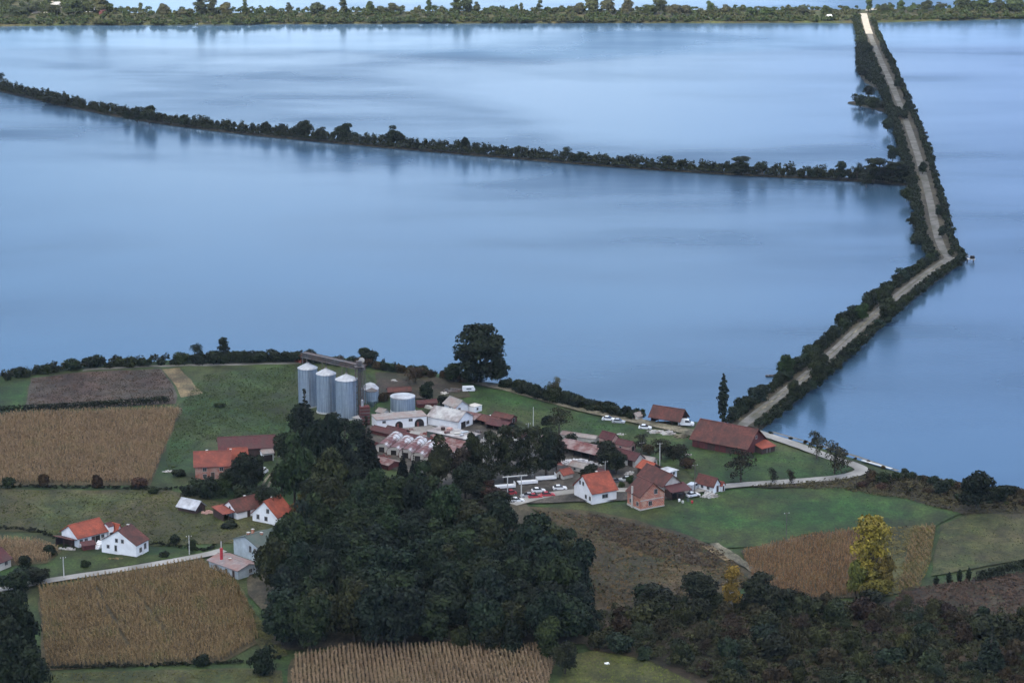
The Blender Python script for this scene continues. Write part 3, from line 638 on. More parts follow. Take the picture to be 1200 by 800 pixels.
for u, v, h, w in FT:
    k = 2 if h > w*1.5 else (0 if w < 12 else 1)
    z_ = 'left third' if u < 400 else 'middle third' if u < 800 else 'right third'
    if k == 1 and h > 19: lab = {85:'large round tree beside the pale sand at far left', 118:'tall grey tree left end of far water', 235:'large dark tree pair, left one, far bank', 248:'large dark tree pair, right one, far bank', 547:'tallest dark tree of the middle far bank clump', 694:'broad tree left in the far bank pair above the middle pond', 712:'broad tree right in the far bank pair above the middle pond', 772:'broad leafy tree in the far bank row before the road end'}.get(u)
    else: lab = None
    tree(u, v, 'tall' if k == 2 else 'round', h, rs.choice([(.070,.085,.060),(.080,.115,.055),(.115,.120,.085)]), lab or names[k]+', '+z_, w, group=None if lab else names[k]+' '+z_)
# --- near shore hedges
def hedge(pts, step, h, w, cols, label, group, jr=1.2):
    for x, y, dx, dy in along(W(pts), step, jr):
        hh = rs.uniform(*h); bush_xy(x, y, hh, hh*rs.uniform(*w), jit(rs.choice(cols)), label, group)
hedge([(-60,459),(0,446),(60,436),(100,431),(200,427),(300,424),(352,422)], 3.6, (2.2,4.6), (1.1,1.6), (DK,DK,MID), 'dark bush in the hedge along the left shore', 'bushes of the left shore hedge')
hedge([(250,425),(352,423)], 4, (3.5,5), (1.1,1.5), (DK,MID), 'taller dark bush above the end of the farm track', 'taller bushes above the farm track')
hedge([(360,425),(430,430),(520,444),(560,450)], 3.6, (2.6,5), (1.1,1.6), (DK,MID,BRN), 'dark bush on the shore behind the silos', 'bushes on the shore behind the silos')
hedge([(590,453),(640,468),(700,482),(752,491)], 3.0, (3,5.4), (1.1,1.5), (DK,DK,MID), 'dark bush in the shore thicket beside the dirt track', 'bushes between the dirt track and the shore')
hedge([(612,461),(680,478),(748,492)], 4.4, (2.2,3.6), (1.1,1.5), (DK,MID), 'low dark bush at the edge of the dirt track', 'low bushes beside the dirt track')
hedge([(1020,566),(1070,562),(1130,574),(1200,582),(1250,590)], 3.8, (2.0,4.2), (1.2,1.7), (DK,MID,BRN), 'dark bush along the right shore', 'bushes along the right shore')
hedge([(1000,572),(1080,578),(1140,590),(1230,594)], 4.6, (1.2,2.6), (1.3,1.9), (BRN,MID,DK,RED), 'low brown green bush on the right shore bank', 'low bushes on the right shore bank')
def clipped(pts, h, w, col, label, n=70):
    V = []; tot = 0
    for x, y, dx, dy in along(W(pts), .9, .15):
        C = np.array([(x, y, G+h*.3), (x, y, G+h*.7)]); v = clump_cloud(C, np.array([w*.55, w*.5]), n, .14, .30, 1.0); v[:,2] = np.clip(v[:,2], G, None); V.append(v); tot += n
    o = link('hedge', np_mesh('hedge', np.concatenate(V), tot, M['leaf'])); o.color = (*col, 1); tag(o, label, 'hedge')
clipped([(-30,486),(0,484),(60,481),(130,477),(196,472)], 2.3, 1.9, DK, 'long clipped dark hedge between the ploughed field and the corn')
clipped([(1146,682),(1240,657)], 3.0, 2.2, DK, 'clipped dark hedge at the right edge of the photo')
hedge([(905,509),(960,524),(1045,552)], 6, (.7,1.4), (1.2,1.8), (DK,BRN), 'tiny bush on the shore beside the loop road', 'tiny bushes beside the loop road', .6)
for i, (u, v, h) in enumerate([(1097,686,12),(1112,684,15),(1124,683,17),(1135,681,17)]):
    x, y = at(u, v); k = ppm(v); tree_xy(x, y, 'poplar', h/k, DK, ['shortest','second','third','tallest'][i]+' clipped dark column bush, counting from the left, beside the hedge', 'column_bush', 'bush', w=8/k, var=0)
for u, v, h, w, c, l in [(222,580,12,20,DK,'low dark bush between the hay shed and the farmhouse'),(232,575,14,22,MID,'wide green bush left in front of the farmhouse'),(285,584,14,22,MID,'green bush in front of the farmhouse wing'),(296,588,12,18,DK,'dark bush left of the rutted lane foot'),(180,578,8,14,MID,'small green bush under the corner of the left corn field'),(268,618,8,20,DK,'dark bush behind the brown roofed house'),(205,636,10,14,DK,'dark bush right behind the white house with wide gable'),(192,652,8,12,MID,'small bush at the right corner of the white house with wide gable'),(58,650,12,16,DK,'dark bush left of the maroon lean-to'),(100,664,8,12,MID,'small green bush on the lawn by the road'),(30,664,14,18,DK,'dark bush right of the house cut by the left edge'),(345,622,18,20,(.10,.07,.03),'rusty bush at the wood edge above the dark green roof'),(700,528,12,18,DK,'dark bush between the maroon shed and the small red house'),(760,532,12,16,BRN,'brown bush above the orange roofed hut'),(786,536,14,20,DK,'dark bush left below the big barn'),(806,548,12,18,BRN,'brown bush below the left corner of the big barn'),(728,572,8,8,GRN,'round green garden bush between the two gabled houses'),(640,498,12,14,DK,'small dark bush on the green slope'),(668,520,12,16,DK,'dark bush above the low pale shed'),(600,512,14,20,DK,'dark bush right of the red brown sheds'),(476,492,6,12,BRN,'brown bush by the storage tank'),(520,475,12,18,DK,'dark bush left above the grey roofed white house'),(508,488,8,14,DK,'dark bush below the silver car by the grey roofed white house'),(448,470,10,14,BRN,'brown bush between hopper silo and storage tank')]:
    bush(u, v, h, w, c, l)
mass = [(x, y, random.uniform(1.2,2.2), random.uniform(.8,2.2)) for x, y in poisson(W([(1015,569),(1060,563),(1130,575),(1225,586),(1225,598),(1140,597),(1060,582)]), 2.6, 3000)]
scrub('shore_scrub', mass, (.050,.044,.028), 'low mixed scrub covering the right shore bank', 'scrub', 70, .14, .32)
for pl, lab in (([(-40,455),(0,443),(60,434),(140,427),(250,423),(355,421)], 'dense low scrub under the left shore hedge'), ([(590,452),(640,467),(700,481),(752,490)], 'dense low scrub in the thicket by the dirt track'), ([(430,429),(520,443),(570,450)], 'brownish scrub on the shore behind the works yard')):
    mass = [(x, y, random.uniform(1.3,2.4), random.uniform(1.6,3.6)) for x, y, dx, dy in along(W(pl), 1.3, 1.3)]
    scrub('shore_scrub', mass, (.032,.040,.024), lab, 'scrub', 100, .14, .34)
# ditch hedges
for pts, lab in (([(-40,571),(60,571),(240,574)], 'low dark growth in the ditch below the left corn field'), ([(-40,617),(40,622),(66,630)], 'dark growth in the ditch left of the orange roofed house'), ([(60,783),(160,781),(300,776),(330,770)], 'dark weeds in the ditch below the large corn field'), ([(180,637),(240,646),(250,640)], 'dark growth behind the white house garden')):
    m_ = [(x, y, random.uniform(.7,1.3), random.uniform(.5,1.3)) for x, y, dx, dy in along(W(pts), 1.0, .5)]
    scrub('ditch_growth', m_, (.018,.026,.014), lab, 'undergrowth', 60, .10, .22)
for u, v, h, w, c, l in [(10,572,14,16,MID,'green bush at the lower left corner of the left corn field'),(52,571,18,14,BRN,'brown bush second from left under the left corn field'),(115,571,18,14,BRN,'brownish bush below the middle of the left corn field'),(163,571,12,20,RED,'reddish bush at the lower right corner of the left corn field'),(235,779,14,20,DK,'dark bush in the ditch below the large corn field'),(308,790,34,28,DK,'dark round bush between the two lower corn fields'),(258,477,6,12,MID,'tiny bush on the green meadow'),(210,558,9,16,DK,'dark heap like bush left of the farmhouse'),(243,583,26,26,DK,'dark green tree like bush in front of the farmhouse'),(262,582,22,18,MID,'green bush below the farmhouse wall')]:
    bush(u, v, h, w, c, l)
for u, v, h, w, k, c, l in [
  (563,449,66,70,'spreading',(.020,.036,.018),'huge dark spreading tree on the shore behind the village'),
  (586,452,34,24,'round',DK,'smaller dark tree tucked right of the huge spreading tree'),
  (532,447,22,22,'round',MID,'dark shrubby tree left of the huge spreading tree'),
  (847,497,60,15,'poplar',(.024,.036,.026),'slim dark poplar at the start of the near dike'),
  (957,538,33,24,'bare',(.055,.058,.036),'small sparse tree on the shore between road and water'),
  (978,556,38,40,'bare',(.075,.068,.050),'wide thin leaved tree in the bend of the loop road'),
  (868,566,38,40,'bare',(.035,.036,.026),'thin dark tree on the meadow below the big barn'),
  (905,566,18,16,'bare',(.035,.036,.026),'very small thin tree beside the loop road, left'),
  (926,566,16,14,'bare',(.045,.036,.026),'very small thin tree beside the loop road, right'),
  (1143,600,48,42,'round',(.014,.024,.016),'black green round tree on the right shore'),
  (1104,580,18,20,'round',BLU,'small bluish tree on the right shore'),
  (1170,588,20,24,'round',DK,'small dark tree right of the round shore tree'),
  (1060,557,8,10,'round',DK,'tiny tree at the end of the shore path'),
  (1017,696,94,50,'bigbirch',(.44,.38,.08),'large yellow autumn tree in front of the corn'),
  (1002,702,46,26,'round',(.19,.19,.055),'olive bush tree leaning on the left side of the yellow tree'),
  (1024,704,36,40,'round',(.24,.22,.06),'olive bush tree at the foot of the yellow tree'),
  (1036,702,50,26,'round',(.20,.175,.05),'yellow olive tree right of the yellow tree trunk'),
  (857,716,56,26,'birch',(.36,.25,.06),'slim yellow autumn birch above the thicket'),
  (232,424,22,20,'bare',DK,'ragged dark tree above the left shore hedge'),
  (262,422,26,15,'tall',DK,'taller dark tree right of the ragged one on the left shore'),
  (655,511,32,34,'bare',(.045,.050,.026),'round thin tree on the slope above the red sheds'),
  (430,428,20,26,'round',DK,'dark tree behind the silos by the shore'),
  (487,450,20,30,'bare',BRN,'brown leafless tree on the waste ground'),
  (500,470,22,20,'round',DK,'dark tree behind the white house with grey roof'),
  (650,468,26,18,'bare',(.13,.12,.09),'pale straw coloured tree in the shore thicket'),
  (358,520,66,34,'spruce',(.014,.026,.018),'tall spruce left of the silos'),
  (345,592,86,44,'round',(.040,.066,.028),'tall leafy green tree right of the farmhouse barn'),
  (372,548,56,36,'round',(.018,.034,.020),'dark tree below the first silo'),
  (388,560,72,34,'round',(.014,.026,.018),'dark tree below the second silo'),
  (405,560,66,30,'spruce',(.014,.024,.017),'dark spruce below the third silo'),
  (430,556,70,36,'spruce',(.013,.023,.016),'broad black green spruce left of the striped sheds'),
  (415,590,60,40,'round',(.015,.026,.018),'dark tree between the silos and the wood'),
  (392,590,62,48,'round',(.062,.074,.028),'olive green tree in front of the dark spruces'),
  (370,606,44,36,'round',(.030,.044,.022),'small green tree left of the olive tree'),
  (322,606,34,30,'bare',DK,'thin dark tree by the rutted lane'),
  (362,606,30,26,'round',(.12,.105,.03),'yellowish tree beside the orange roofed house'),
  (346,616,26,24,'round',(.14,.085,.03),'orange tinged tree at the corner of the wood'),
  (288,578,48,34,'round',(.022,.036,.024),'dark tree in front of the farmhouse wing'),
  (300,570,36,24,'round',DK,'dark tree left of the rutted lane'),
  (472,562,38,16,'spruce',(.012,.020,.014),'narrow dark spruce before the striped sheds, left of two'),
  (485,564,34,15,'spruce',(.012,.020,.014),'narrow dark spruce before the striped sheds, right of two'),
  (514,572,62,34,'round',(.046,.058,.028),'olive green tree right of the striped sheds'),
  (537,566,40,34,'round',(.060,.040,.042),'purple brown tree behind the wood'),
  (556,560,52,26,'round',(.036,.048,.024),'green tree left of the tall birches'),
  (574,570,66,28,'birch',(.040,.050,.025),'tall birch at the left of the village row'),
  (592,566,66,28,'tall',(.045,.052,.027),'tall tree in the village row with brown tint'),
  (608,562,62,28,'birch',(.038,.048,.024),'tall birch in the middle of the village row'),
  (624,562,64,30,'birch',(.045,.055,.028),'tall light trunked birch in the village row'),
  (640,560,58,28,'tall',(.030,.040,.024),'dark tall tree at the right of the village row'),
  (652,552,44,24,'round',(.024,.030,.020),'dark round tree closing the village row'),
  (573,592,30,34,'round',(.060,.034,.028),'reddish brown tree at the edge of the car yard'),
  (711,552,34,30,'round',(.026,.034,.022),'dark tree behind the white house with orange roof'),
  (722,556,28,24,'round',(.034,.042,.024),'dark green tree in the middle of the village'),
  (775,538,24,30,'bare',(.038,.036,.026),'thin dark tree above the orange roofed hut'),
  (797,546,26,30,'bare',(.034,.034,.025),'thin dark tree left of the big barn'),
  (752,528,20,20,'bare',(.04,.036,.03),'small thin tree above the village sheds'),
  (738,567,10,10,'round',GRN,'small garden tree beside the white house'),
  (18,694,26,40,'round',DK,'dark garden tree near the left edge house'),
  (45,684,20,30,'round',(.026,.036,.022),'round dark bush tree by the country road'),
  (225,648,16,14,'round',MID,'small green tree beside the country road pole'),
  (352,512,40,34,'round',(.020,.036,.020),'dark tree at the foot of the tall spruce left of the silos'),
  (392,516,32,34,'round',(.018,.030,.020),'dark tree hiding the feet of the middle silo'),
  (418,522,30,30,'round',(.016,.028,.018),'dark tree hiding the foot of the right silo'),
  (336,545,36,32,'round',(.026,.044,.022),'mid green tree right of the maroon barn'),
  (312,600,30,26,'round',(.026,.040,.022),'dark tree between the lane and the orange roofed gable house'),
  (330,575,34,30,'round',(.024,.040,.020),'dark green tree at the right of the rutted lane'),
  (272,574,26,28,'round',(.022,.036,.020),'dark tree right of the farmhouse gable'),
  (560,590,40,40,'round',(.026,.034,.020),'dark tree left of the car yard'),
  (584,604,30,34,'round',(.030,.040,.022),'dark green tree at the front of the car yard'),
  (545,585,44,36,'round',(.022,.034,.020),'dark tree behind the right half of the wood'),
  (690,566,22,22,'round',(.028,.036,.022),'dark tree behind the ridge of the white orange roofed house'),
  (160,452,1,1,'bare',DK,None)]:
    if l: tree(u, v, k, h, c, l, w)
# corner trees bottom left
for i, (u, v, h, w, l) in enumerate([(4,745,52,46,'topmost dark tree at the lower left edge'),(26,775,80,48,'large dark tree right of the lower left cluster'),(-6,790,84,60,'dark tree cut by the lower left frame edge'),(14,818,76,56,'dark green tree at the lower left corner'),(38,826,68,44,'dark tree at the bottom of the left cluster')]):
    tree(u, v, 'round', h, (.018,.030,.016), l, w)
# the wood
wood = W([(318,752),(336,766),(420,762),(540,760),(640,762),(674,752),(682,715),(668,676),(640,650),(600,640),(545,622),(490,604),(440,602),(400,616),(360,650),(322,690)])
wood = W([(318,752),(336,766),(420,762),(540,760),(640,762),(674,752),(682,715),(668,676),(640,656),(600,644),(545,624),(490,606),(440,604),(402,618),(362,650),(322,690)])
rw = random.Random(11); nmd = {}
for x, y in sorted(poisson(wood, 7.1, 9000, rw), key=lambda p: -p[1]):
    # which part of the wood the tree stands in
    hgt = rw.uniform(11.0,18.0)
    q = (y-515)/(735-515); 
    reg = ('back' if q > .62 else 'middle' if q > .28 else 'front') ; sd = ('left' if x < -45 else 'right' if x > 0 else 'centre')
    col = rw.choice([(.018,.034,.022),(.024,.044,.024),(.016,.028,.019),(.036,.056,.026),(.020,.036,.030),(.048,.056,.026),(.022,.044,.030)])
    if reg == 'back' and sd != 'right' and rw.random() < .4: col = (.034,.058,.026)
    tree_xy(x, y, 'round', hgt, jit(col, .1), f'dark green broadleaf tree in the {reg} {sd} of the dense wood', w=rw.uniform(9.5,12.5), group=f'trees in the {reg} {sd} of the wood')
for u, v, h, w, c, l in [(600,765,58,30,(.018,.032,.020),'pointed dark tree at the front of the wood, right side'),(644,775,52,34,(.046,.066,.028),'light green small tree at the front right corner of the wood'),(540,762,30,24,(.052,.060,.022),'small olive tree at the front edge of the wood'),(575,764,34,30,(.030,.040,.022),'small dark shrub tree at the front edge of the wood'),(662,790,40,30,(.040,.046,.026),'bushy tree between the bottom corn and the olive meadow'),(425,600,36,30,(.052,.088,.030),'fresh green tree at the top of the wood'),(448,598,42,34,(.050,.070,.026),'yellow green tree at the top of the wood')]:
    tree(u, v, 'round' if 'pointed' not in l else 'spruce', h, c, l, w)
# thicket lower right
th = W([(690,722),(760,712),(850,706),(960,708),(1040,716),(1120,722),(1235,728),(1235,830),(890,830),(800,786),(735,768),(694,760)])
ru = random.Random(5); pts = poisson(th, 6.6, 9000, ru)
mass = []
for x, y in poisson(th, 2.2, 14000, ru): mass.append((x, y, ru.uniform(1.5,2.5), ru.uniform(1.2,4.2)))
scrub('undergrowth', mass, (.066,.072,.040), 'brown green undergrowth of the lower right thicket', 'undergrowth', 70, .14, .32)
cols = [(.040,.056,.030,'dark green'),(.048,.062,.036,'dark green'),(.030,.050,.036,'bluish green'),(.036,.058,.042,'bluish green'),(.060,.066,.030,'olive'),(.062,.046,.028,'brown'),(.052,.034,.026,'reddish brown'),(.070,.064,.040,'dull straw coloured'),(.028,.034,.022,'dark green')]
for x, y in sorted(pts, key=lambda p: -p[1])[:150]:
    c = ru.choice(cols); hh = ru.uniform(3.2,7.2)
    zz = 'left part' if x < 72 else 'middle' if x < 115 else 'right part'
    bush_xy(x, y, hh, hh*ru.uniform(.85,1.35), jit(c[:3], .12), f'{c[3]} bush in the {zz} of the lower right thicket', f'{c[3]} bushes in the {zz} of the thicket', key=ru.choice(('bush','bush','bush','bare')))
for u, v, h, w, k, c, l in [(765,720,36,50,'round',(.026,.034,.022),'dark round bush tree at the top left of the thicket'),(820,712,40,44,'round',(.024,.032,.020),'dark tree left of the slim yellow birch'),(890,716,42,48,'round',(.026,.034,.022),'dark tree right of the slim yellow birch'),(915,722,34,40,'round',(.030,.038,.024),'second dark tree right of the slim yellow birch'),(1160,790,60,40,'spruce',(.020,.036,.030),'bluish spruce in the thicket at right'),(1060,772,30,24,'round',(.075,.085,.030),'yellow green bush tree in the middle of the thicket'),(1110,730,24,22,'round',(.060,.036,.040),'purple bush tree above the thicket'),(935,806,26,18,'round',(.07,.08,.035),'pale green bush tree at the bottom of the thicket')]:
    tree(u, v, k, h, c, l, w)

# ================================================================== BUILDINGS
def frame3(C, A, B):
    c, a, b = (Vector(at(*p)) for p in (C, A, B)); e1 = b-c; e2 = a-c
    L, Wd = e1.length, e2.length
    ang1 = math.atan2(e1.y, e1.x); ang2 = math.atan2(e2.y, e2.x)-PI/2
    d = (ang2-ang1+PI) % (2*PI)-PI; ang = ang1+d*Wd/(L+Wd)
    return c, L, Wd, ang
def house(name, label, cat, C, A, B, h, rise, wall, roof, ridge='x', over=.45, wins=(), doors=(), chim=(), group=None, L=None, Wd=None, roofname='roof', th=.16, wallname='wall', shape='gable', wt=None, rl=None):
    """C front corner, A left back corner, B right corner (photo pixels on the ground). ridge x runs along C-B, y along C-A"""
    c, L0, W0, ang = frame3(C, A, B); L = L or L0; Wd = Wd or W0
    ex = Vector((math.cos(ang), math.sin(ang))); ey = Vector((-ex.y, ex.x)); cen = c+ex*L/2+ey*Wd/2
    t = thing(name, (cen.x, cen.y, G), ang, label, cat, group)
    l, w = (L/2, Wd/2) if ridge == 'x' else (Wd/2, L/2)
    Q = (lambda p: p) if ridge == 'x' else (lambda p: (-p[1], p[0], p[2]))
    def fix(mb): mb.v = [Q(p) for p in mb.v]; return mb
    k = rise/w
    if wall is not None:
        if shape == 'gable': prof = [(-w,-.4),(w,-.4),(w,h),(0,h+rise),(-w,h)]
        elif shape == 'mono': prof = [(-w,-.4),(w,-.4),(w,h+rise),(-w,h)]
        else: prof = [(-w,-.4),(w,-.4),(w,h),(-w,h)]
        fix(MB().ext(prof, 'x', -l, l)).build(wallname, M[wall], t)
    o = over; e = .03
    if shape == 'gable':
        prof = [(-w-o, h-o*k+e), (0, h+rise+e), (w+o, h-o*k+e), (w+o, h-o*k+e+th), (0, h+rise+e+th*1.25), (-w-o, h-o*k+e+th)]
        r = fix(MB().ext(prof, 'x', -l-o, l+o))
    elif shape == 'mono':
        kk = rise/(2*w); prof = [(-w-o, h-o*kk+e), (w+o, h+rise+o*kk+e), (w+o, h+rise+o*kk+e+th), (-w-o, h-o*kk+e+th)]
        r = fix(MB().ext(prof, 'x', -l-o, l+o))
    elif shape == 'hip':
        q = min(w, l*.9); r = MB().add([(-l-o,-w-o,h+e),(l+o,-w-o,h+e),(l+o,w+o,h+e),(-l-o,w+o,h+e),(-l+q,0,h+rise),(l-q,0,h+rise),(-l-o,-w-o,h-.12),(l+o,-w-o,h-.12),(l+o,w+o,h-.12),(-l-o,w+o,h-.12)],
            [(0,1,5,4),(2,3,4,5),(1,2,5),(3,0,4),(6,7,1,0),(7,8,2,1),(8,9,3,2),(9,6,0,3),(9,8,7,6)]); fix(r)
    else: r = fix(MB().box(-l-o, l+o, -w-o, w+o, h+e, h+e+th))
    ro = r.build(roofname, M[roof], t)
    if shape == 'gable': 
        rc = fix(MB().ext([(-.22,h+rise+th*.9),(.22,h+rise+th*.9),(.12,h+rise+th*1.25+.12),(-.12,h+rise+th*1.25+.12)], 'x', -l-o+.02, l+o-.02)).build('ridge_cap', M[roof], ro)
    for (cx, cy, hh, ww) in chim:
        x, y = cx*L/2, cy*Wd/2; z1 = h+rise+hh
        ch = MB().box(x-ww/2, x+ww/2, y-ww/2, y+ww/2, h+.1, z1).build('chimney', M['brick'], ro)
        MB().box(x-ww/2-.08, x+ww/2+.08, y-ww/2-.08, y+ww/2+.08, z1, z1+.12).build('chimney_cap', M['concrete'], t).parent = ro if False else t
    def panel(sd, s, z, ww, hh, nm_, mats, sub):
        q = .06
        def bx(mb, a0, a1, z0, z1, d0, d1):
            if sd == 'f': return mb.box(a0, a1, -Wd/2-d1, -Wd/2-d0, z0, z1)
            if sd == 'b': return mb.box(a0, a1, Wd/2+d0, Wd/2+d1, z0, z1)
            if sd == 'l': return mb.box(-L/2-d1, -L/2-d0, a0, a1, z0, z1)
            return mb.box(L/2+d0, L/2+d1, a0, a1, z0, z1)
        D = L if sd in 'fb' else Wd; c0 = s*D/2
        fr = MB(); f_ = .10
        bx(fr, c0-ww/2-f_, c0+ww/2+f_, z+hh, z+hh+f_, -.03, q); bx(fr, c0-ww/2-f_, c0+ww/2+f_, z-f_, z, -.03, q+.05)
        bx(fr, c0-ww/2-f_, c0-ww/2, z, z+hh, -.03, q); bx(fr, c0+ww/2, c0+ww/2+f_, z, z+hh, -.03, q)
        if nm_ == 'window' and ww > .8: bx(fr, c0-.03, c0+.03, z, z+hh, .022, q-.01)
        w_ = fr.build(nm_, M[mats[0]], t)
        bx(MB(), c0-ww/2, c0+ww/2, z, z+hh, -.02, .02).build(sub, M[mats[1]], w_)
        if nm_ == 'door': bx(MB(), c0+ww/2-.18, c0+ww/2-.1, z+hh*.48, z+hh*.48+.05, .021, .08).build('handle', M['iron'], w_)
    for sd, s, z, ww, hh in wins: panel(sd, s, z, ww, hh, 'window', ('frame','glass'), 'pane')
    for d in doors:
        sd, s, ww, hh = d[:4]; panel(sd, s, .12, ww, hh, 'door' if ww < 1.6 else 'gate', ('frame' if ww < 1.6 else 'darkwood', d[4] if len(d) > 4 else 'darkwood'), 'door_leaf')
    return t, L, Wd, h
def open_shed(name, label, cat, C, A, B, h, rise, roof, ridge='x', posts=3, back='darkwood', over=.4, group=None, shape='gable'):
    t, L, Wd, _ = house(name, label, cat, C, A, B, h, rise, None, roof, ridge, over, group=group, shape=shape)
    for i in range(posts):
        for s in (-1, 1):
            x, y = (-1+2*i/(posts-1))*(L/2-.15), s*(Wd/2-.15)
            if ridge == 'y': x, y = s*(L/2-.15), (-1+2*i/(posts-1))*(Wd/2-.15)
            if s == 1 and ridge == 'x' or s == 1 and ridge == 'y': continue
            MB().box(x-.1, x+.1, y-.1, y+.1, -.3, h+.02).build('post', M['darkwood'], t)
    if ridge == 'x': MB().box(-L/2, L/2, Wd/2-.14, Wd/2, -.3, h).build('back_wall', M[back], t); MB().box(-L/2, -L/2+.12, -Wd/2+.3, Wd/2-.15, -.3, h).build('side_wall', M[back], t)
    else: MB().box(L/2-.14, L/2, -Wd/2, Wd/2, -.3, h).build('back_wall', M[back], t); MB().box(-L/2+.3, L/2-.15, Wd/2-.12, Wd/2, -.3, h).build('side_wall', M[back], t)
    return t, L, Wd

# village
house('house', 'white house with steep bright orange roof beside the car yard', 'house', (694,591), (672,581), (723,586), 3.5, 4.1, 'white', 'orange',
      wins=[('l',.0,4.6,.8,1.1),('l',.35,4.6,.8,1.1),('l',-.30,1.0,.9,1.1),('l',-.75,1.0,.9,1.1),('f',.05,1.4,1.9,1.1)], chim=[(.3,.3,.1,.5)], doors=[('r',0,1,2.1)])
t, L, Wd, h = house('house', 'unplastered brick house with red brown roof and gable facing the field', 'house', (750.5,598.5), (731.3,592), (780.7,594.7), 4.5, 3.4, 'brick', 'red', 'y', .5,
      wins=[('f',.28,4.5,1.1,1.4),('f',-.18,1.2,1.1,1.3),('l',-.55,1.2,1.1,1.2),('l',.5,1.2,1.1,1.2)], doors=[('r',-.3,1,2.1)])
MB().box(-L/2-.10, L/2+.10, -Wd/2-.10, Wd/2+.10, -.4, .55).build('plinth', M['cream'], t)
MB().box(-L/2-.45, -L/2-.105, .3, .9, -.3, 6.6).build('chimney', M['cream'], t)
MB().box(-L/2-.09, L/2-.3, -Wd/2-.09, -Wd/2-.005, 2.9, 3.15).build('concrete_band', M['cream'], t)
house('house', 'red brown roofed house with white gable right behind the brick house', 'house', (777,582), (752,568), (795,577), 3.4, 2.9, 'cream', 'red', 'y', .5, wins=[('f',.1,1.2,1.1,1.1)], doors=[('f',-.5,1,2.1)])
t, L, Wd = open_shed('open_shed', 'low open shed with maroon roof right of the brick house', 'shed', (787,586), (780,581), (808,582), 2.4, .9, 'darkred', 'x', 4, shape='mono')
house('hut', 'tiny hut with bright orange roof behind the brick house', 'hut', (760,559), (750,554), (771,554.5), 2.3, 1.5, 'darkwood', 'orange', 'y', .5, doors=[('f',0,1,1.9)])
house('kiosk', 'small white cabin with pale blue grey roof', 'cabin', (784,561), (774,557.5), (792,558), 2.2, .9, 'white', 'metalroof', 'x', .5, shape='hip', wins=[('f',.2,1,.8,.8)], doors=[('f',-.5,.8,1.9)])
house('house', 'small white house with red roof beside the pale heap', 'house', (836,578), (817,572), (842,575), 2.3, 2.0, 'white', 'red', 'y', .4, wins=[('l',-.4,.9,.9,.9),('l',.3,.9,.9,.9)], doors=[('f',.2,.9,1.9)])
house('hut', 'little white annexe with red roof right of the small red roofed house', 'hut', (846,576), (840,574.5), (849,574.5), 1.9, .8, 'white', 'orange2', 'y', .25, doors=[('f',0,.8,1.6)])
open_shed('timber_shed', 'long maroon roofed shed above the stack of pale bales', 'shed', (700,542.5), (659,529.5), (712,534.5), 2.6, 1.2, 'rust', 'y', 6)
house('shed', 'low long shed with pale roof behind the maroon roofed shed', 'shed', (697,519), (657,513), (702,516), 1.3, .5, 'cream', 'greyroof', 'y', .3, doors=[('l',.2,.9,1.2)])
house('house', 'narrow dark red house with pinkish gable above the sheds', 'house', (717,524), (705,519.5), (722,521), 2.4, 1.6, 'pinkwall', 'darkred', 'y', .3, wins=[('f',0,.9,.8,.8)])
house('barn', 'dark red roofed barn with white walls in the middle of the village', 'barn', (744,549), (719,541), (752,545), 2.6, 1.7, 'cream', 'darkred', 'y', .4, wins=[('l',.5,.9,.9,.9),('l',0,.9,.9,.9)], doors=[('l',-.6,1.8,2.1)])
house('shed', 'small shed with red roof and white gable left of the white orange roofed house', 'shed', (660,563), (653,560), (671,560), 1.7, 1.2, 'cream', 'orange2', 'x', .3, doors=[('l',0,.8,1.5)])
# barns by the water
t, L, Wd, h = house('barn', 'big dark red barn with long tiled roof at the foot of the dike', 'barn', (875,535), (811,523), (897,525), 3.0, 4.6, 'redwood', 'red', 'y', .8, doors=[('f',.1,2.6,2.6),('l',-.4,2.6,2.4),('l',.3,2.6,2.4)], wins=[('f',0,4.6,.9,.9)])
for s in (-.78, -.5, -.25, 0, .25, .5, .78): MB().box(-L/2-.10, -L/2-.005, s*Wd/2-.1, s*Wd/2+.1, -.3, 2.95).build('wall_post', M['darkwood'], t)
house('shed', 'low lean-to with bright orange roof against the big barn gable', 'shed', (893,533), (885,529), (905,528.5), 2.0, .9, 'darkwood', 'orange', 'x', .35, shape='mono', doors=[('f',0,1.2,1.7)])
open_shed('open_barn', 'smaller red roofed open barn on the shore left of the van', 'barn', (796,500), (763,494.5), (804,495), 2.4, 2.7, 'red', 'y', 5, over=.7)
house('hut', 'tiny pale hut at the end of the shore thicket', 'hut', (747,493), (741,491), (752,491), 1.4, .8, 'cream', 'greyroof', 'x', .3, doors=[('l',0,.8,1.2)])
# farm at left
house('farmhouse', 'orange block farmhouse with wide warm red roof behind bushes', 'house', (229,562), (226,556), (270,561.5), 4.3, 3.2, 'orangewall', 'orange2', 'x', .5, Wd=9, wins=[('f',-.45,2.6,1.1,1.1),('f',.5,2.6,1.1,1.1),('f',-.45,.5,1.1,1.2)], chim=[(-.3,0,.5,.6)], doors=[('f',.0,1.1,2.1)])
house('farmhouse', 'lower orange roofed wing right of the farmhouse', 'house', (270,556), (267,550), (291,555), 4.6, 2.6, 'orangewall', 'orange', 'x', .4, Wd=7.5, wins=[('f',.0,2.3,1,1)], chim=[(-.8,-.3,.2,.5)])
house('barn', 'long dark maroon roofed barn behind the farmhouse', 'barn', (258,537), (253,531), (323,535), 3.0, 2.4, 'darkwood', 'darkred', 'x', .6, Wd=9.5, wins=[('f',.66,1.0,2.6,1.4)], doors=[('f',-.2,2.6,2.3),('f',.25,2.6,2.3)])
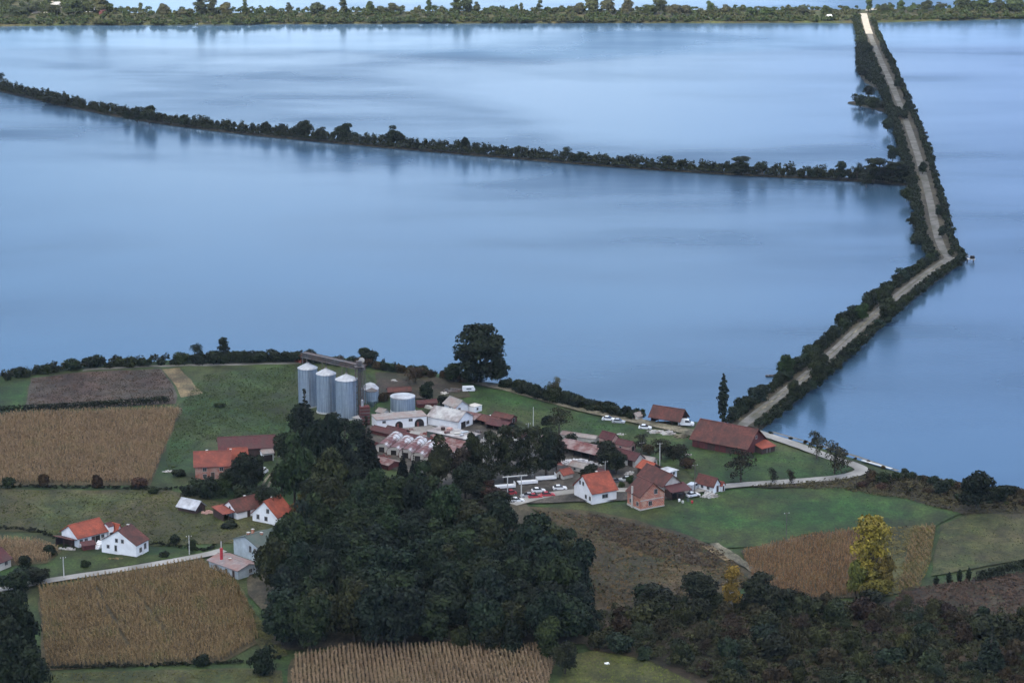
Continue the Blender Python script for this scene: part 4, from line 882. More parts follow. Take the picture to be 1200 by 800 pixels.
house('shed', 'white shed with dark opening below the long maroon barn', 'shed', (308,541), (304,538), (321,540), 2.6, .7, 'white', 'greyroof', 'x', .3, doors=[('f',0,2.6,1.9,'dark')])
t, L, Wd, h = house('shed', 'grey metal roofed hay shed alone on the meadow', 'shed', (229,602.5), (208,598.5), (241,598), 1.6, 1.7, 'darkwood', 'metalroof', 'y', .5, doors=[('f',0,1.7,1.5,'dark')])
house('house', 'brown roofed house with small white gable between the hay shed and the orange roofed house', 'house', (278,609), (263,602), (307,601), 2.5, 2.4, 'white', 'red', 'x', .5, wins=[('f',.5,1,1,1),('l',0,2.6,.7,.7)], doors=[('f',-.1,1,2)], chim=[(.2,.1,.4,.5)])
open_shed('open_shed', 'low open shed with reddish roof in front of the brown roofed house', 'shed', (262,611), (251,605), (279,607), 2.2, .7, 'orange2', 'x', 4, shape='mono')
house('house', 'white gabled house with bright orange roof at the edge of the wood', 'house', (325,616), (293.5,611.5), (346,609), 2.6, 4.0, 'white', 'orange', 'x', .4, wins=[('l',.55,1,.9,1.3),('l',-.25,3.3,.9,1.2),('l',-.1,.9,1,1.2)], chim=[(0,0,.4,.5)])
# left pair
house('house', 'long white house with orange roof and pale brick gable, leftmost', 'house', (92,641.5), (72,633.5), (126,633), 2.9, 2.6, 'white', 'orange', 'x', .5, wins=[('f',-.8,1.2,.9,.9),('f',-.45,1.2,.9,.9),('f',.7,1.2,.9,.9)], doors=[('f',.05,1.1,2.1,'darkwood'),('f',.35,1.5,2.1,'dark')])
t, L, Wd = open_shed('open_shed', 'maroon roofed lean-to at the left gable of the long orange roofed house', 'shed', (84,643), (66,638), (90,640), 1.9, .7, 'red', 'y', 3, shape='mono')
house('shed', 'low maroon roofed porch in front of the long orange roofed house', 'shed', (98,645), (95,643), (112,643), 1.3, .5, 'redwood', 'darkred', 'x', .3, shape='mono')
house('hut', 'small white outbuilding with orange roof between the two white houses', 'hut', (137,632.5), (129,630), (143,630), 2.4, 1.8, 'white', 'orange', 'y', .35, wins=[('f',0,1,.9,.9)])
house('shed', 'white arched porch at the right end of the long orange roofed house', 'shed', (128,633), (124,630), (132,631), 4.0, .6, 'white', 'darkred', 'x', .2, doors=[('f',0,1.1,2.1,'dark')])
t, L, Wd, h = house('house', 'white house with wide gable and dark red roof beside the country road', 'house', (160,653), (116,648.6), (179.5,646.5), 3.5, 3.5, 'white', 'red', 'x', .3, wins=[('l',.12,3.6,.8,1.0),('l',-.22,3.6,.8,1.0),('l',.62,1.5,.8,.9),('l',.18,1.0,.7,1.6),('f',-.3,1,1.1,1.2),('f',.45,1.3,1,1.5)], chim=[(.6,0,.35,.5)])
steps = MB()
for k in range(5): steps.box(-.9, .9, k*.5, k*.5+.51, -.2, .35*(k+1))
x, y = at(112,643); tag(steps.build('steps', M['white']), 'white outside steps between the two white houses', 'steps'); bpy.data.objects['steps'].location = (x, y, G); bpy.data.objects['steps'].rotation_euler = (0,0,R(-30))
# grey houses by the wood
house('house', 'pale blue grey house with dark green roof at the edge of the wood', 'house', (303,659), (273,649), (335,650), 4.4, 1.9, 'bluewall', 'greenroof', 'x', .4, wins=[('l',-.35,2.2,1,1.8),('l',-.75,2.8,.9,.9)], chim=[(-.6,.2,.5,.7),(.0,.5,.4,.6),(0,-.2,.3,.6)])
house('house', 'low pale blue house with weathered pink grey roof at the road end', 'house', (279,679), (251,665), (298,670), 2.6, .9, 'bluewall', 'pinkroof', 'y', .5, wins=[('l',.5,1,.9,1),('l',-.2,1,.9,1),('f',.2,1,1,1)], doors=[('l',-.7,1,2)], chim=[(-.2,.1,.2,.6)])
house('house', 'house with dark red roof cut by the left frame edge', 'house', (-3,670), (-24,664), (11,663), 2.4, 2.3, 'cream', 'darkred', 'x', .4, wins=[('f',.3,1,1.1,1)])
# works yard
house('workshop', 'long white workshop with two dark arched gateways', 'workshop', (442,505), (440,499), (499,499), 3.6, .25, 'white', 'greyroof', 'x', .25, shape='flat', Wd=7, wins=[('f',-.72,2.5,1,.7),('f',.35,2.4,1.2,.8)])
wk = bpy.context.scene.objects
workshop = [o for o in COL.objects if o.name.startswith('workshop')][0]
c_, L_, W_, a_ = frame3((442,505), (440,499), (499,499))
for s, r in ((-.12, 1.3), (.70, 1.6)):
    pts = [(s*L_/2+r*math.cos(PI*i/10), 1.4+r*math.sin(PI*i/10)) for i in range(11)]+[(s*L_/2-r, .05), (s*L_/2+r, .05)]
    fr = MB().ext([(p[0], p[1]) for p in pts], 'y', -3.5-.03, -3.5+.2)
    g_ = fr.build('gateway', M['dark'], workshop)
    MB().box(s*L_/2-r*.5, s*L_/2-r*.1, -3.58, -3.532, .05, 1.9).build('door_leaf', M['rustiron'], g_)
house('workshop', 'grey roofed hall with white gable in the middle of the works yard', 'workshop', (537,505), (500,499), (556,498.5), 3.2, 2.4, 'white', 'paleroof', 'y', .4, wins=[('f',.3,1.2,1.6,1.0)], doors=[('f',-.3,2.4,2.3,'dark')])
t, L, Wd, h = house('workshop', 'flat white roofed building with dark green front covered in clutter', 'workshop', (545,524), (504,513), (558,517), 2.6, .2, 'greenroof', 'paleroof', 'x', .2, shape='flat', wins=[('l',.6,1,1.2,.9),('l',.2,1,1.2,.9),('l',-.3,1,1.2,.9)])
rj = random.Random(4)
for i, (lx, ly, a, b_, c, mt, l) in enumerate([(-.6,.1,1.6,1.0,.7,'rust','low rusty crate on the flat white roof'),(-.2,-.3,2.2,1.2,.4,'cream','cream board stack on the flat white roof'),(.25,.3,1.8,1.4,.8,'pinkwall','pink crate on the flat white roof'),(.5,-.4,2.4,1.0,.3,'bluewall','bluish sheet stack on the flat white roof'),(0,.55,1.2,1.0,.9,'darkwood','dark wooden crate on the flat white roof'),(-.4,-.6,1.6,.8,.5,'metalroof','grey sheet metal pile on the flat white roof')]):
    c_, L_, W_, a_ = frame3((545,524), (504,513), (558,517)); ex = Vector((math.cos(a_), math.sin(a_))); ey = Vector((-ex.y, ex.x)); p = c_+ex*(L_/2+lx*L_/2)+ey*(W_/2+ly*W_/2)
    mb = MB().box(-a/2,a/2,-b_/2,b_/2,.05,c); mb.box(-a/2,-a/2+.1,-b_/2,b_/2,0,.05).box(a/2-.1,a/2,-b_/2,b_/2,0,.05)
    for k in range(3): mb.box(-a/2-.03,a/2+.03,-b_/2-.03,b_/2+.03,.1+c*.28*k,.14+c*.28*k)
    o = mb.build('roof_crate', M[mt]); o.location = (p.x, p.y, G+2.6+.19); o.rotation_euler = (0,0,rj.uniform(0,3)); tag(o, l, 'crate')
house('house', 'white house with grey roof above the red sheds', 'house', (534,486), (520,481), (549,483.5), 2.7, 1.7, 'white', 'greyroof', 'y', .6, wins=[('l',0,1,1,.9)], doors=[('f',-.4,.9,2)])
house('hut', 'small white cubic annexe right of the grey roofed white house', 'hut', (556,484.5), (549,482), (563,481.5), 2.1, .1, 'white', 'cream', 'x', .1, shape='flat', wins=[('f',-.2,1,.8,.7)])
for (C, A, B, l, mt) in [((556,498),(536,491),(562,492),'red brown shed roof directly below the white house','rust'),((580,503),(560,495),(588,498),'red brown shed in the middle of the red shed group','red'),((592,507),(572,502),(600,502),'rightmost low red brown shed with a pale ridge strip','darkred')]:
    open_shed('open_shed', l, 'shed', C, A, B, 1.9, .9, mt, 'y', 4)
house('shed', 'low maroon roofed shed running along the concrete yard', 'shed', (503,525), (437,508), (510,521), 1.6, .8, 'redwood', 'darkred', 'y', .4)
house('shed', 'low rusty shed below the flat white roof', 'shed', (545,540), (512,528), (556,534), 1.8, 1.0, 'redwood', 'rust', 'y', .4)
house('shed', 'small orange walled hut below the flat white roof', 'hut', (511,519), (505,517), (517,517), 1.6, .4, 'orange2', 'rust', 'x', .2, shape='mono')
house('shed', 'low barn with red roof behind the white storage tank', 'shed', (455,464), (453,461), (482,463), 1.4, 1.0, 'darkwood', 'red', 'x', .3)
house('shed', 'dark red shed strip right of the white storage tank', 'shed', (490,478), (488,475), (512,476), 1.3, .7, 'redwood', 'darkred', 'x', .3)
house('shed', 'maroon shed with pale blotches at the left end of the striped sheds', 'shed', (455,551), (440,545), (466,546), 1.5, .8, 'redwood', 'rust', 'y', .3)
for (C, A, B, h_, r_, wl, rf, l) in [
  ((540,530),(518,524),(548,526),2.0,1.0,'redwood','rust','small rusty shed squeezed behind the purple brown tree'),
  ((474,513),(452,508),(480,511),1.6,.7,'redwood','darkred','narrow maroon shed beside the concrete yard'),
  ((598,497),(578,492),(604,494),1.7,.8,'redwood','red','small red shed at the upper right end of the red shed group'),
  ((612,520),(594,514),(620,516),2.0,1.0,'cream','darkred','dark red roofed shed half hidden by the village birches'),
  ((686,556),(668,551),(694,552),1.8,.9,'cream','greyroof','grey roofed shed behind the white house with orange roof'),
  ((764,548),(748,545),(770,545),1.8,.9,'cream','greyroof','pale grey shed left of the white cabin'),
  ((738,530),(722,526),(744,527),2.0,1.0,'pinkwall','darkred','dark red shed just right of the narrow dark red house'),
  ((705,562),(694,559),(712,559),1.8,.8,'redwood','darkred','maroon shed behind the ridge of the brick house neighbour'),
  ((650,527),(634,522),(656,524),2.0,1.0,'redwood','rust','rusty shed behind the right end of the village birches'),
  ((449,492),(441,490),(456,490),2.4,.8,'cream','greyroof','little grey machine house under the hopper silo')]:
    house('shed', l, 'shed', C, A, B, h_, r_, wl, rf, 'y', .35, doors=[('f',0,1.2,1.5,'dark')], wins=[('l',.3,.8,.8,.6)])
# striped barrel roofed sheds
def barrel():
    Ln, r = 15.0, 2.35; t = thing('barrel_shed', (0,0,G), 0, '', 'shed')
    n = 12; arc = [(r*math.cos(PI*i/n), 1.0+r*.95*math.sin(PI*i/n)) for i in range(n+1)]
    arc2 = [(p[0]*.96, 1.0+(p[1]-1.0)*.96) for p in arc][::-1]
    MB().ext(arc+arc2, 'y', 0, Ln).build('barrel_roof', M['stripe'], t)
    MB().box(-r, -r+.18, 0, Ln, -.3, .99).build('side_wall', M['redwood'], t); MB().box(r-.18, r, 0, Ln, -.3, .99).build('side_wall', M['redwood'], t)
    inner = [(p[0], p[1]) for p in arc2]+[(r*.95,-.3),(-r*.95,-.3)]
    MB().ext(inner[::-1], 'y', .25, .35).build('end_wall', M['cream'], t)
    g = MB().box(-.9, .9, .17, .248, 0, 2.0).build('gate', M['dark'], t); MB().box(.55,.65,.1,.169,1.0,1.1).build('handle', M['iron'], g)
    for k in range(7):
        rb = MB(); y0 = .3+k*(Ln-.6)/6
        for i in range(n): rb.tube((arc[i][0]*1.02, y0, 1.0+(arc[i][1]-1)*1.02), (arc[i+1][0]*1.02, y0, 1.0+(arc[i+1][1]-1)*1.02), .06, n=5)
        rb.build('rib', M['iron'], t)
    return t
m, nt, b = nm('streaked_sheet_roof'); n_ = noise(nt, .45, 4, sc=(1,.25,1)); nt.links.new(ramp(nt, n_.outputs[0], [(.42,(.13,.045,.042)),(.50,(.26,.22,.22)),(.60,(.46,.47,.50))]).outputs[0], b.inputs['Base Color']); b.inputs['Roughness'].default_value = .6; M['stripe'] = m
src = barrel(); sp_ = [(447,531),(461,534.5),(475,538),(489,541.5),(503,545.5),(523,551)]
bl = ['leftmost barrel roofed shed with white front','second barrel roofed shed from the left','third barrel roofed shed from the left','fourth barrel roofed shed, behind the spruce pair','fifth barrel roofed shed, beside the olive tree','last barrel roofed shed, right of the olive tree']
def copy_tree(o, parent=None):
    c = o.copy(); COL.objects.link(c); c.parent = parent
    for ch in [q for q in o.children]: copy_tree(ch, c)
    return c
for i, (u, v) in enumerate(sp_):
    o = src if i == 0 else copy_tree(src); x, y = at(u, v); o.location = (x, y, G); o.rotation_euler = (0,0,R(-17)); o.scale = (1,[1,.95,1.05,1,.95,.8][i],[1,.95,1.05,1,.9,.9][i])
    o['label'] = bl[i]; o['category'] = 'shed'; o['group'] = 'barrel roofed sheds of the works yard'

# ---- silos
def silo():
    t = thing('grain_silo', (0,0,G), 0, '', 'silo'); r = 3.2; h = 13.2; prof = []
    k = 44
    for i in range(k+1): prof.append((r+(.045 if i % 2 else -.02), .4+(h-.4)*i/k))
    MB().lathe(prof, n=48).build('shell', M['galv'], t)
    MB().lathe([(r+.25,-.4),(r+.25,.4),(r-.2,.41)], n=32).build('concrete_base', M['concrete'], t)
    ro = MB().lathe([(r+.22,h-.02),(r+.22,h+.08),(r*.5,h+1.05),(.35,h+1.75),(.35,h+2.0)], n=32).build('roof', M['metalroof'], t)
    MB().lathe([(.42,h+2.0),(.42,h+2.12),(.05,h+2.3)], n=12).build('cap', M['iron'], ro)
    st = MB()
    for i in range(16):
        a = 2*PI*i/16; x, y = math.cos(a), math.sin(a); st.tube((x*(r+.07), y*(r+.07), .3), (x*(r+.07), y*(r+.07), h), .055, n=4)
    st.build('stiffener', M['galv'], t)
    ld = MB(); a = R(-75); x, y = math.cos(a)*(r+.28), math.sin(a)*(r+.28); ld.tube((x-.2,y,0), (x-.2,y,h+.4), .03, n=4).tube((x+.2,y,0), (x+.2,y,h+.4), .03, n=4)
    for i in range(32): ld.tube((x-.2,y,.4+i*.4), (x+.2,y,.4+i*.4), .02, n=4)
    ld.build('ladder', M['iron'], t); return t
s0 = silo()
for i, (u, v, sc_, l) in enumerate([(360.5,478,1,'leftmost of the three tall steel grain silos'),(382,485,1,'middle one of the three tall steel grain silos'),(406,492,1.04,'rightmost and largest of the three tall steel grain silos')]):
    o = s0 if i == 0 else copy_tree(s0); x, y = at(u, v); o.location = (x, y+3, G); o.rotation_euler = (0,0,R(15)*i); o.scale = (sc_*(1.06 if i == 2 else 1),sc_*(1.06 if i == 2 else 1),1.0); tag(o, l, 'silo', 'tall steel grain silos')
x, y = at(435.5,483)
t = thing('storage_tank', (*at(471.5,487), G), 0, 'wide grey storage tank with white rim and white foot', 'tank')
t.location.y += 4
MB().lathe([(4.1,1.0)]+[(4.1+(.04 if i % 2 else 0), 1.0+i*.25) for i in range(1,19)], n=48).build('shell', M['galv'], t)
MB().lathe([(4.2,-.3),(4.2,1.02),(4.0,1.03)], n=40).build('foot_band', M['white'], t)
MB().lathe([(4.18,5.45),(4.18,5.8),(4.0,5.81),(2,6.1),(.3,6.3)], n=40).build('roof', M['metalroof'], t)
t = thing('hopper_silo', (x, y+2, G), 0, 'small blue grey silo with cone bottom on steel legs', 'silo')
MB().lathe([(.25,1.2),(1.9,3.6),(1.93,3.9),(1.9,4.2),(1.93,4.5),(1.9,4.8),(1.93,5.4),(1.9,6.6),(1.95,7.0)], n=32).build('shell', M['galv'], t)
MB().lathe([(2.05,6.95),(2.05,7.05),(.3,7.9)], n=32).build('roof', M['iron'], t)
for a in range(4): MB().tube((1.8*math.cos(a*PI/2+.6),1.8*math.sin(a*PI/2+.6),-.3), (1.8*math.cos(a*PI/2+.6),1.8*math.sin(a*PI/2+.6),5), .09).build('leg', M['iron'], t)
x, y = at(434,470)
t = thing('round_silo', (x, y, G), 0, 'squat silo with pale domed roof behind the hopper silo', 'silo')
MB().lathe([(2.9,-.3)]+[(2.9+(.04 if i % 2 else 0), i*.5) for i in range(1,10)], n=36).build('shell', M['galv'], t)
MB().lathe([(3.0,4.45),(3.0,4.6),(1.7,6.0),(.3,6.6)], n=36).build('roof', M['metalroof'], t)
# elevator tower
x, y = at(421,492)
t = thing('elevator_tower', (x, y+3, G), R(10), 'tall dark steel elevator tower right of the silos', 'elevator')
fr = MB(); hT = 17.5
for sx in (-1.2,1.2):
    for sy in (-1.2,1.2): fr.tube((sx,sy,-.3), (sx,sy,hT), .12, n=5)
for k in range(8):
    z0, z1 = k*hT/8, (k+1)*hT/8
    for a, b_ in (((-1.2,-1.2),(1.2,-1.2)), ((1.2,-1.2),(1.2,1.2)), ((1.2,1.2),(-1.2,1.2)), ((-1.2,1.2),(-1.2,-1.2))):
        fr.tube((*a,z1), (*b_,z1), .07, n=4); fr.tube((*a,z0), (*b_,z1), .06, n=4)
fr.build('lattice', M['iron'], t)
MB().box(-.45,-.05,-.35,.35,0,hT+.6).box(.1,.5,-.35,.35,0,hT+.6).build('elevator_shaft', M['iron'], t)
MB().box(-.9,.9,-.6,.6,hT+.6,hT+1.9).build('elevator_head', M['iron'], t)
MB().box(-1.5,1.5,-1.5,1.5,hT,hT+.12).build('platform', M['iron'], t)
# conveyor gallery over the silos
(xa, ya), (xb, yb) = at(357,478), at(424,494); ya += 6; yb += 6
t = thing('conveyor_gallery', ((xa+xb)/2, (ya+yb)/2, G), math.atan2(yb-ya, xb-xa), 'grey steel conveyor gallery running above the three silos', 'conveyor'); Lg = math.hypot(xb-xa, yb-ya)/2+1
tr_ = MB(); z0 = 16.2
for sy in (-1,1):
    for dz in (0,1.6): tr_.tube((-Lg,sy,z0+dz), (Lg,sy,z0+dz), .12, n=5)
    for k in range(14):
        x0 = -Lg+k*Lg/7; tr_.tube((x0,sy,z0), (x0+Lg/7,sy,z0+1.6), .08, n=4); tr_.tube((x0,sy,z0), (x0,sy,z0+1.6), .08, n=4)
tr_.build('truss', M['iron'], t); MB().box(-Lg,Lg,-.95,.95,z0-.05,z0+.1).build('walkway', M['iron'], t); MB().box(-Lg+.2,Lg-.2,-.8,.8,z0+.12,z0+1.5).build('gallery_casing', M['iron'], t); MB().box(-Lg,Lg,-.35,.35,z0+.3,z0+.9).build('conveyor_belt', M['iron'], t)
for k in (-.95,-.3,.35,.95): 
    lg = MB(); lg.tube((k*Lg,-1,-.3), (k*Lg,-1,z0), .15, n=5).tube((k*Lg,1,-.3), (k*Lg,1,z0), .15, n=5).tube((k*Lg,-1,6), (k*Lg,1,11), .07, n=4); lg.build('leg', M['iron'], t)
x, y = at(427,500); t = thing('grain_dryer', (x, y+2, G), R(12), 'rusty red machine block between the silos and the hopper silo', 'machine')
MB().box(-1.6,1.6,-1.2,1.2,.4,6.5).build('housing', M['redwood'], t)
for k in range(5): MB().box(-1.7,1.7,-1.3,-1.201,1+k*1.1,1.35+k*1.1).build('louver', M['iron'], t)
MB().tube((-.7,0,6.5), (-.7,0,8.6), .4, n=12).build('exhaust_pipe', M['metalroof'], t)
house('hut', 'small pale flat roofed hut at the foot of the silos', 'hut', (421,500), (414,498), (427,498), 2.6, .1, 'cream', 'paleroof', 'x', .3, shape='flat', doors=[('f',.2,.9,2)])

# ================================================================== VEHICLES
def car_src(paint, van=False):
    t = thing('van' if van else 'car', (0,0,G), 0, '', 'van' if van else 'car'); Lc, Wc = (5.2,1.95) if van else (4.2,1.72); a, w = Lc/2, Wc/2
    if van: body = [(-a,.35),(a,.35),(a+.02,.75),(a-.25,1.15),(a-1.1,1.32),(a-1.7,2.15),(a-2.2,2.25),(-a+.05,2.22),(-a,1.2)]; cab = [(a-1.22,1.36),(a-1.74,2.02),(a-2.9,2.05),(a-2.9,1.36)]
    else: body = [(-a,.32),(a,.32),(a+.02,.62),(a-.2,.80),(a-1.05,.92),(a-1.2,.95),(-a+.55,.98),(-a+.05,.92),(-a-.02,.6)]; cab = [(a-1.1,.93),(a-1.75,1.40),(a-2.1,1.46),(-a+1.1,1.46),(-a+.75,1.36),(-a+.35,.97)]
    MB().ext([(p[0],p[1]) for p in body][::1], 'y', -w, w).build('body', M[paint], t)
    if van: MB().ext(cab, 'y', -w-.012, w+.012).build('windows', M['glass'], t); MB().add([(a-1.07,-w+.1,1.36),(a-1.07,w-.1,1.36),(a-1.64,w-.15,2.12),(a-1.64,-w+.15,2.12)], [(0,1,2,3)]).build('windscreen', M['glass'], t)
    else:
        MB().ext(cab, 'y', -w+.14, w-.14).build('windows', M['glass'], t)
        MB().box(a-2.15, -a+1.0 if False else a-2.1+.0, -.1,.1,1.4,1.41) if False else None
        MB().ext([(-a+1.0,1.455),(a-2.05,1.455),(a-2.2,1.50),(-a+1.15,1.50)], 'y', -w+.16, w-.16).build('roof', M[paint], t)
    for sx in (-a+.8, a-.85):
        for sy in (-w+.08, w-.08):
            wl = MB().tube((sx,sy-.11,.31), (sx,sy+.11,.31), .31, n=16).build('wheel', M['rubber'], t); MB().tube((sx,sy-.118,.31), (sx,sy+.118,.31), .18, n=10).build('rim', M['metalroof'], wl)
    for sy in (-w+.3, w-.3): MB().box(a-.06,a+.035,sy-.17,sy+.17,.58,.74).build('headlight', M['lamp'], t)
    for sy in (-w+.2, w-.2): MB().box(-a-.03,-a+.05,sy-.12,sy+.12,.62,.80).build('tail_light', M['redpaint'], t)
    return t
SRC = {}
def car(u, v, rz, paint, label, van=False):
    key = (paint, van)
    if key in SRC: o = copy_tree(SRC[key])
    else: o = SRC[key] = car_src(paint, van)
    o.name = 'van' if van else 'car'
    x, y = at(u, v); o.location = (x, y, G+.12); o.rotation_euler = (0,0,R(rz)); tag(o, label, 'van' if van else 'car'); return o
car(631,577,12,'carwhite','white car in the middle of the car yard')
car(656,574,8,'carwhite','white car at the right end of the car yard')
car(595,587,20,'carwhite','white car left of the concrete pole in the car yard')
car(606,588.5,15,'carwhite','white car at the front edge of the car yard, by the pole')
car(597,580,-160,'carred','red car at the left of the car yard')
car(627,584,10,'carred','dark red car on the village road, left one of the red pair')
car(642,582,10,'carred','dark red car on the village road, right one of the red pair')
car(618,583,190,'carsilver','silver car between the pole and the red cars')
car(722,566,10,'cargrey','dark grey car behind the white house with orange roof')
car(733,564,190,'carsilver','silver car between the orange roofed house and the brick house')
car(554,489,5,'carblue','light blue car below the white annexe')
car(514,484,15,'carsilver','silver car left of the grey roofed white house')
car(713,493,-14,'carwhite','white car on the shore track, front one of two')
car(725,496,-14,'carsilver','pale car on the shore track, behind the first')
car(756,503,-12,'carwhite','white car on the shore track near the open barn')
car(812,582,30,'carwhite','white car right of the low open shed')
car(804,499,-8,'carwhite','white van parked between the two barns on the shore', van=True)
car(812,574,60,'carsilver','silver van behind the white car near the open shed', van=True)
car(307,556,70,'carwhite','white van at the top of the rutted lane', van=True)
def trailer(u, v, rz, label, L=3.6, Wt=1.8, h=1.5):
    t = thing('trailer', (*at(u,v), G), R(rz), label, 'trailer')
    MB().ext([(-L/2,.5),(L/2,.5),(L/2+.1,1.2),(L/2-.3,.5+h),(-L/2+.15,.5+h),(-L/2,1.2)], 'y', -Wt/2, Wt/2).build('body', M['carwhite'], t)
    for s in (-1,1): w = MB().tube((0,s*(Wt/2-.05)-.1,.32), (0,s*(Wt/2-.05)+.1,.32), .32, n=14).build('wheel', M['rubber'], t)
    MB().tube((L/2,0,.55), (L/2+1.2,0,.5), .06).build('drawbar', M['iron'], t)
    MB().box(-.8,.9,-Wt/2-.02,-Wt/2-.002,1.1,1.5).build('window', M['glass'], t)
trailer(549,459,8,'white caravan on the slope below the huge spreading tree', 4.2)
trailer(571,490,-4,'low white trailer above the red brown sheds', 3.2, 1.8, .5)
# flat bed truck line in the car yard
for u, v, l in [(592,573,'long white lorry trailer at the back of the car yard, left one'),(618,568,'long white lorry trailer at the back of the car yard, middle one'),(640,563,'long white lorry trailer at the back of the car yard, right one')]:
    t = thing('lorry_trailer', (*at(u,v), G), R(14), l, 'trailer', 'lorry trailers parked behind the car yard')
    MB().box(-3.0,3.0,-1.2,1.2,1.0,1.25).build('bed', M['white'], t); MB().box(-3.0,3.0,-1.22,-1.201,.75,1.5).build('side_board', M['white'], t); MB().box(2.9,3.0,-1.2,1.2,1.251,2.2).build('headboard', M['white'], t)
    for sx in (-2,-1.1,2.2):
        for sy in (-1,1): MB().tube((sx,sy-.13,.45), (sx,sy+.13,.45), .45, n=14).build('wheel', M['rubber'], t)

# ================================================================== POLES AND SMALL THINGS
def pole(u, v, hpx, label, arms=1, rz=20, r=.17, mat='concrete', group=None):
    h = hpx/ppm(v); t = thing('utility_pole', (*at(u,v), G), R(rz), label, 'pole', group)
    MB().tube((0,0,-.5), (0,0,h), r, r*.62, 10).build('post', M[mat], t)
    for k in range(arms):
        z = h-.35-.8*k; MB().box(-.8,.8,-.05,.05,z-.05,z+.05).build('crossarm', M['iron'], t)
        for s in (-.7,0,.7): MB().lathe([(.05,z+.05),(.07,z+.12),(.05,z+.26)], s, 0, 8).build('insulator', M['white'], t)
    return t
pole(75,678,26,'concrete pole beside the country road, leftmost of the lower left poles')
pole(222,650,23,'concrete pole beside the country road near the small green tree')
pole(773,546,27,'concrete pole behind the brick house, tallest near the white cabin')
pole(814,578,34,'thin grey pole right of the low open shed', mat='iron', r=.13)
pole(625,503,26,'pale pole standing on the green slope above the village', 0)
pole(921,638,38,'thin pole at the edge of the bright green field', 1, r=.11, mat='iron')
pole(567,546,34,'pale pole behind the tall birches, near the red sheds', 0, r=.2)
pole(619,556,60,'tall grey pole among the village birches', 1, r=.14)
pole(709,566,26,'thin grey pole behind the white house with orange roof', 1, r=.1)
pole(752,540,22,'thin pole above the orange roofed hut', 1, r=.1, mat='iron')
pole(437,428,20,'thin dark pole on the shore behind the silos', 0, r=.12, mat='iron')
pole(325,556,22,'wooden pole beside the rutted lane', 1, r=.12, mat='bark')
t = thing('pole_gantry', (*at(606,586), G), R(18), 'concrete gantry of posts and a beam at the car yard', 'gantry')
MB().tube((1.3,0,-.4), (1.3,0,7.6), .2, .17, 8).build('post', M['concrete'], t); MB().tube((-2.6,1.2,-.4), (-2.6,1.2,7.1), .17, .15, 8).build('post', M['concrete'], t)
MB().tube((-4.0,1.65,7.1), (3.0,-.55,7.7), .2, .2, 6).build('beam', M['concrete'], t)
hm = 34/ppm(667); t = thing('striped_mast', (*at(260,668), G), 0, 'red and white striped mast at the end of the country road', 'mast')
MB().tube((0,0,-.4), (0,0,hm), .16, .14, 12).build('post', M['concrete'], t)
MB().tube((0,0,hm*.38), (0,0,hm*.78), .42, .42, 16).build('red_band', M['redpaint'], t); MB().tube((0,0,hm*.02), (0,0,hm*.30), .42, .42, 16).build('red_band', M['redpaint'], t); MB().tube((0,0,hm*.30), (0,0,hm*.38), .43, .43, 16).build('white_band', M['white'], t)
# heaps
def heap(name, u, v, w, d, h, mat, label, cat, n=60, s=.5, seed=1, rz=0):
    rr_ = random.Random(seed); mb = MB()
    for _ in range(n):
        a, q = rr_.uniform(0,2*PI), rr_.random()**.5; x, y = q*w/2*math.cos(a), q*d/2*math.sin(a); z = h*(1-q*q)*rr_.uniform(.5,1)
        e = s*rr_.uniform(.6,1.3); c = Vector((x,y,max(z,e*.3))); vs = []
        for i in range(8):
            vs.append(c+Vector(((1 if i & 1 else -1)*e*rr_.uniform(.35,.6), (1 if i & 2 else -1)*e*rr_.uniform(.35,.6), (1 if i & 4 else -1)*e*rr_.uniform(.25,.5))))
        mb.add(vs, [(0,2,3,1),(4,5,7,6),(0,1,5,4),(2,6,7,3),(0,4,6,2),(1,3,7,5)])
    mb.lathe([(max(w,d)*.46,-.2),(max(w,d)*.36,h*.25),(max(w,d)*.2,h*.55),(.1,h*.7)], n=14)
    mb.v = [(p[0], p[1] if i < n*8 else p[1]*d/max(w,d), p[2]) for i, p in enumerate(mb.v)]
    o = mb.build(name, M[mat]); o.location = (*at(u,v), G); o.rotation_euler = (0,0,R(rz)); return tag(o, label, cat)
heap('bale_stack', 680, 545, 13, 5, 1.8, 'sacks', 'long heap of pale bales below the maroon roofed shed', 'bales', 130, .9, 2, -17)
heap('gravel_heap', 832, 582, 6, 5, 1.9, 'rubble', 'pale gravel heap in front of the small white house', 'heap', 60, .35, 3)
heap('rubble_heap', 768, 507, 6, 4, .9, 'rubble', 'grey rubble heap beside the shore track, left one', 'rubble', 40, .6, 4)
heap('rubble_heap', 783, 509, 5, 4, 1.1, 'rubble', 'grey rubble heap beside the shore track, middle one', 'rubble', 40, .6, 5)
heap('rubble_heap', 797, 512, 5, 5, .9, 'track', 'earthy heap beside the shore track near the big barn', 'rubble', 40, .6, 6)
heap('rubble_heap', 728, 510, 3.2, 2, .5, 'rubble', 'small white stone heap on the green slope, upper', 'rubble', 18, .5, 7)
heap('rubble_heap', 730, 518, 4, 2, .4, 'rubble', 'small white stone heap on the green slope, lower', 'rubble', 18, .5, 8)
heap('rubble_heap', 806, 533, 2, 2, .5, 'rubble', 'small pale stone left of the big barn', 'rubble', 12, .5, 9)
heap('rubble_heap', 135, 655, 5, 2, .3, 'stubble', 'small tan heap against the white gable wall', 'heap', 20, .4, 10)
heap('log_heap', 243, 601, 3.6, 3, .8, 'pinkwall', 'pinkish heap right of the hay shed', 'heap', 30, .5, 11)
heap('log_heap', 197, 553, 3.4, 1.6, .4, 'rubble', 'pale pile left of the farmhouse on the meadow', 'heap', 20, .5, 12)
heap('scrap_heap', 532, 459, 7, 4, 1.1, 'iron', 'dark scrap heap left of the white caravan', 'scrap', 40, .9, 13)
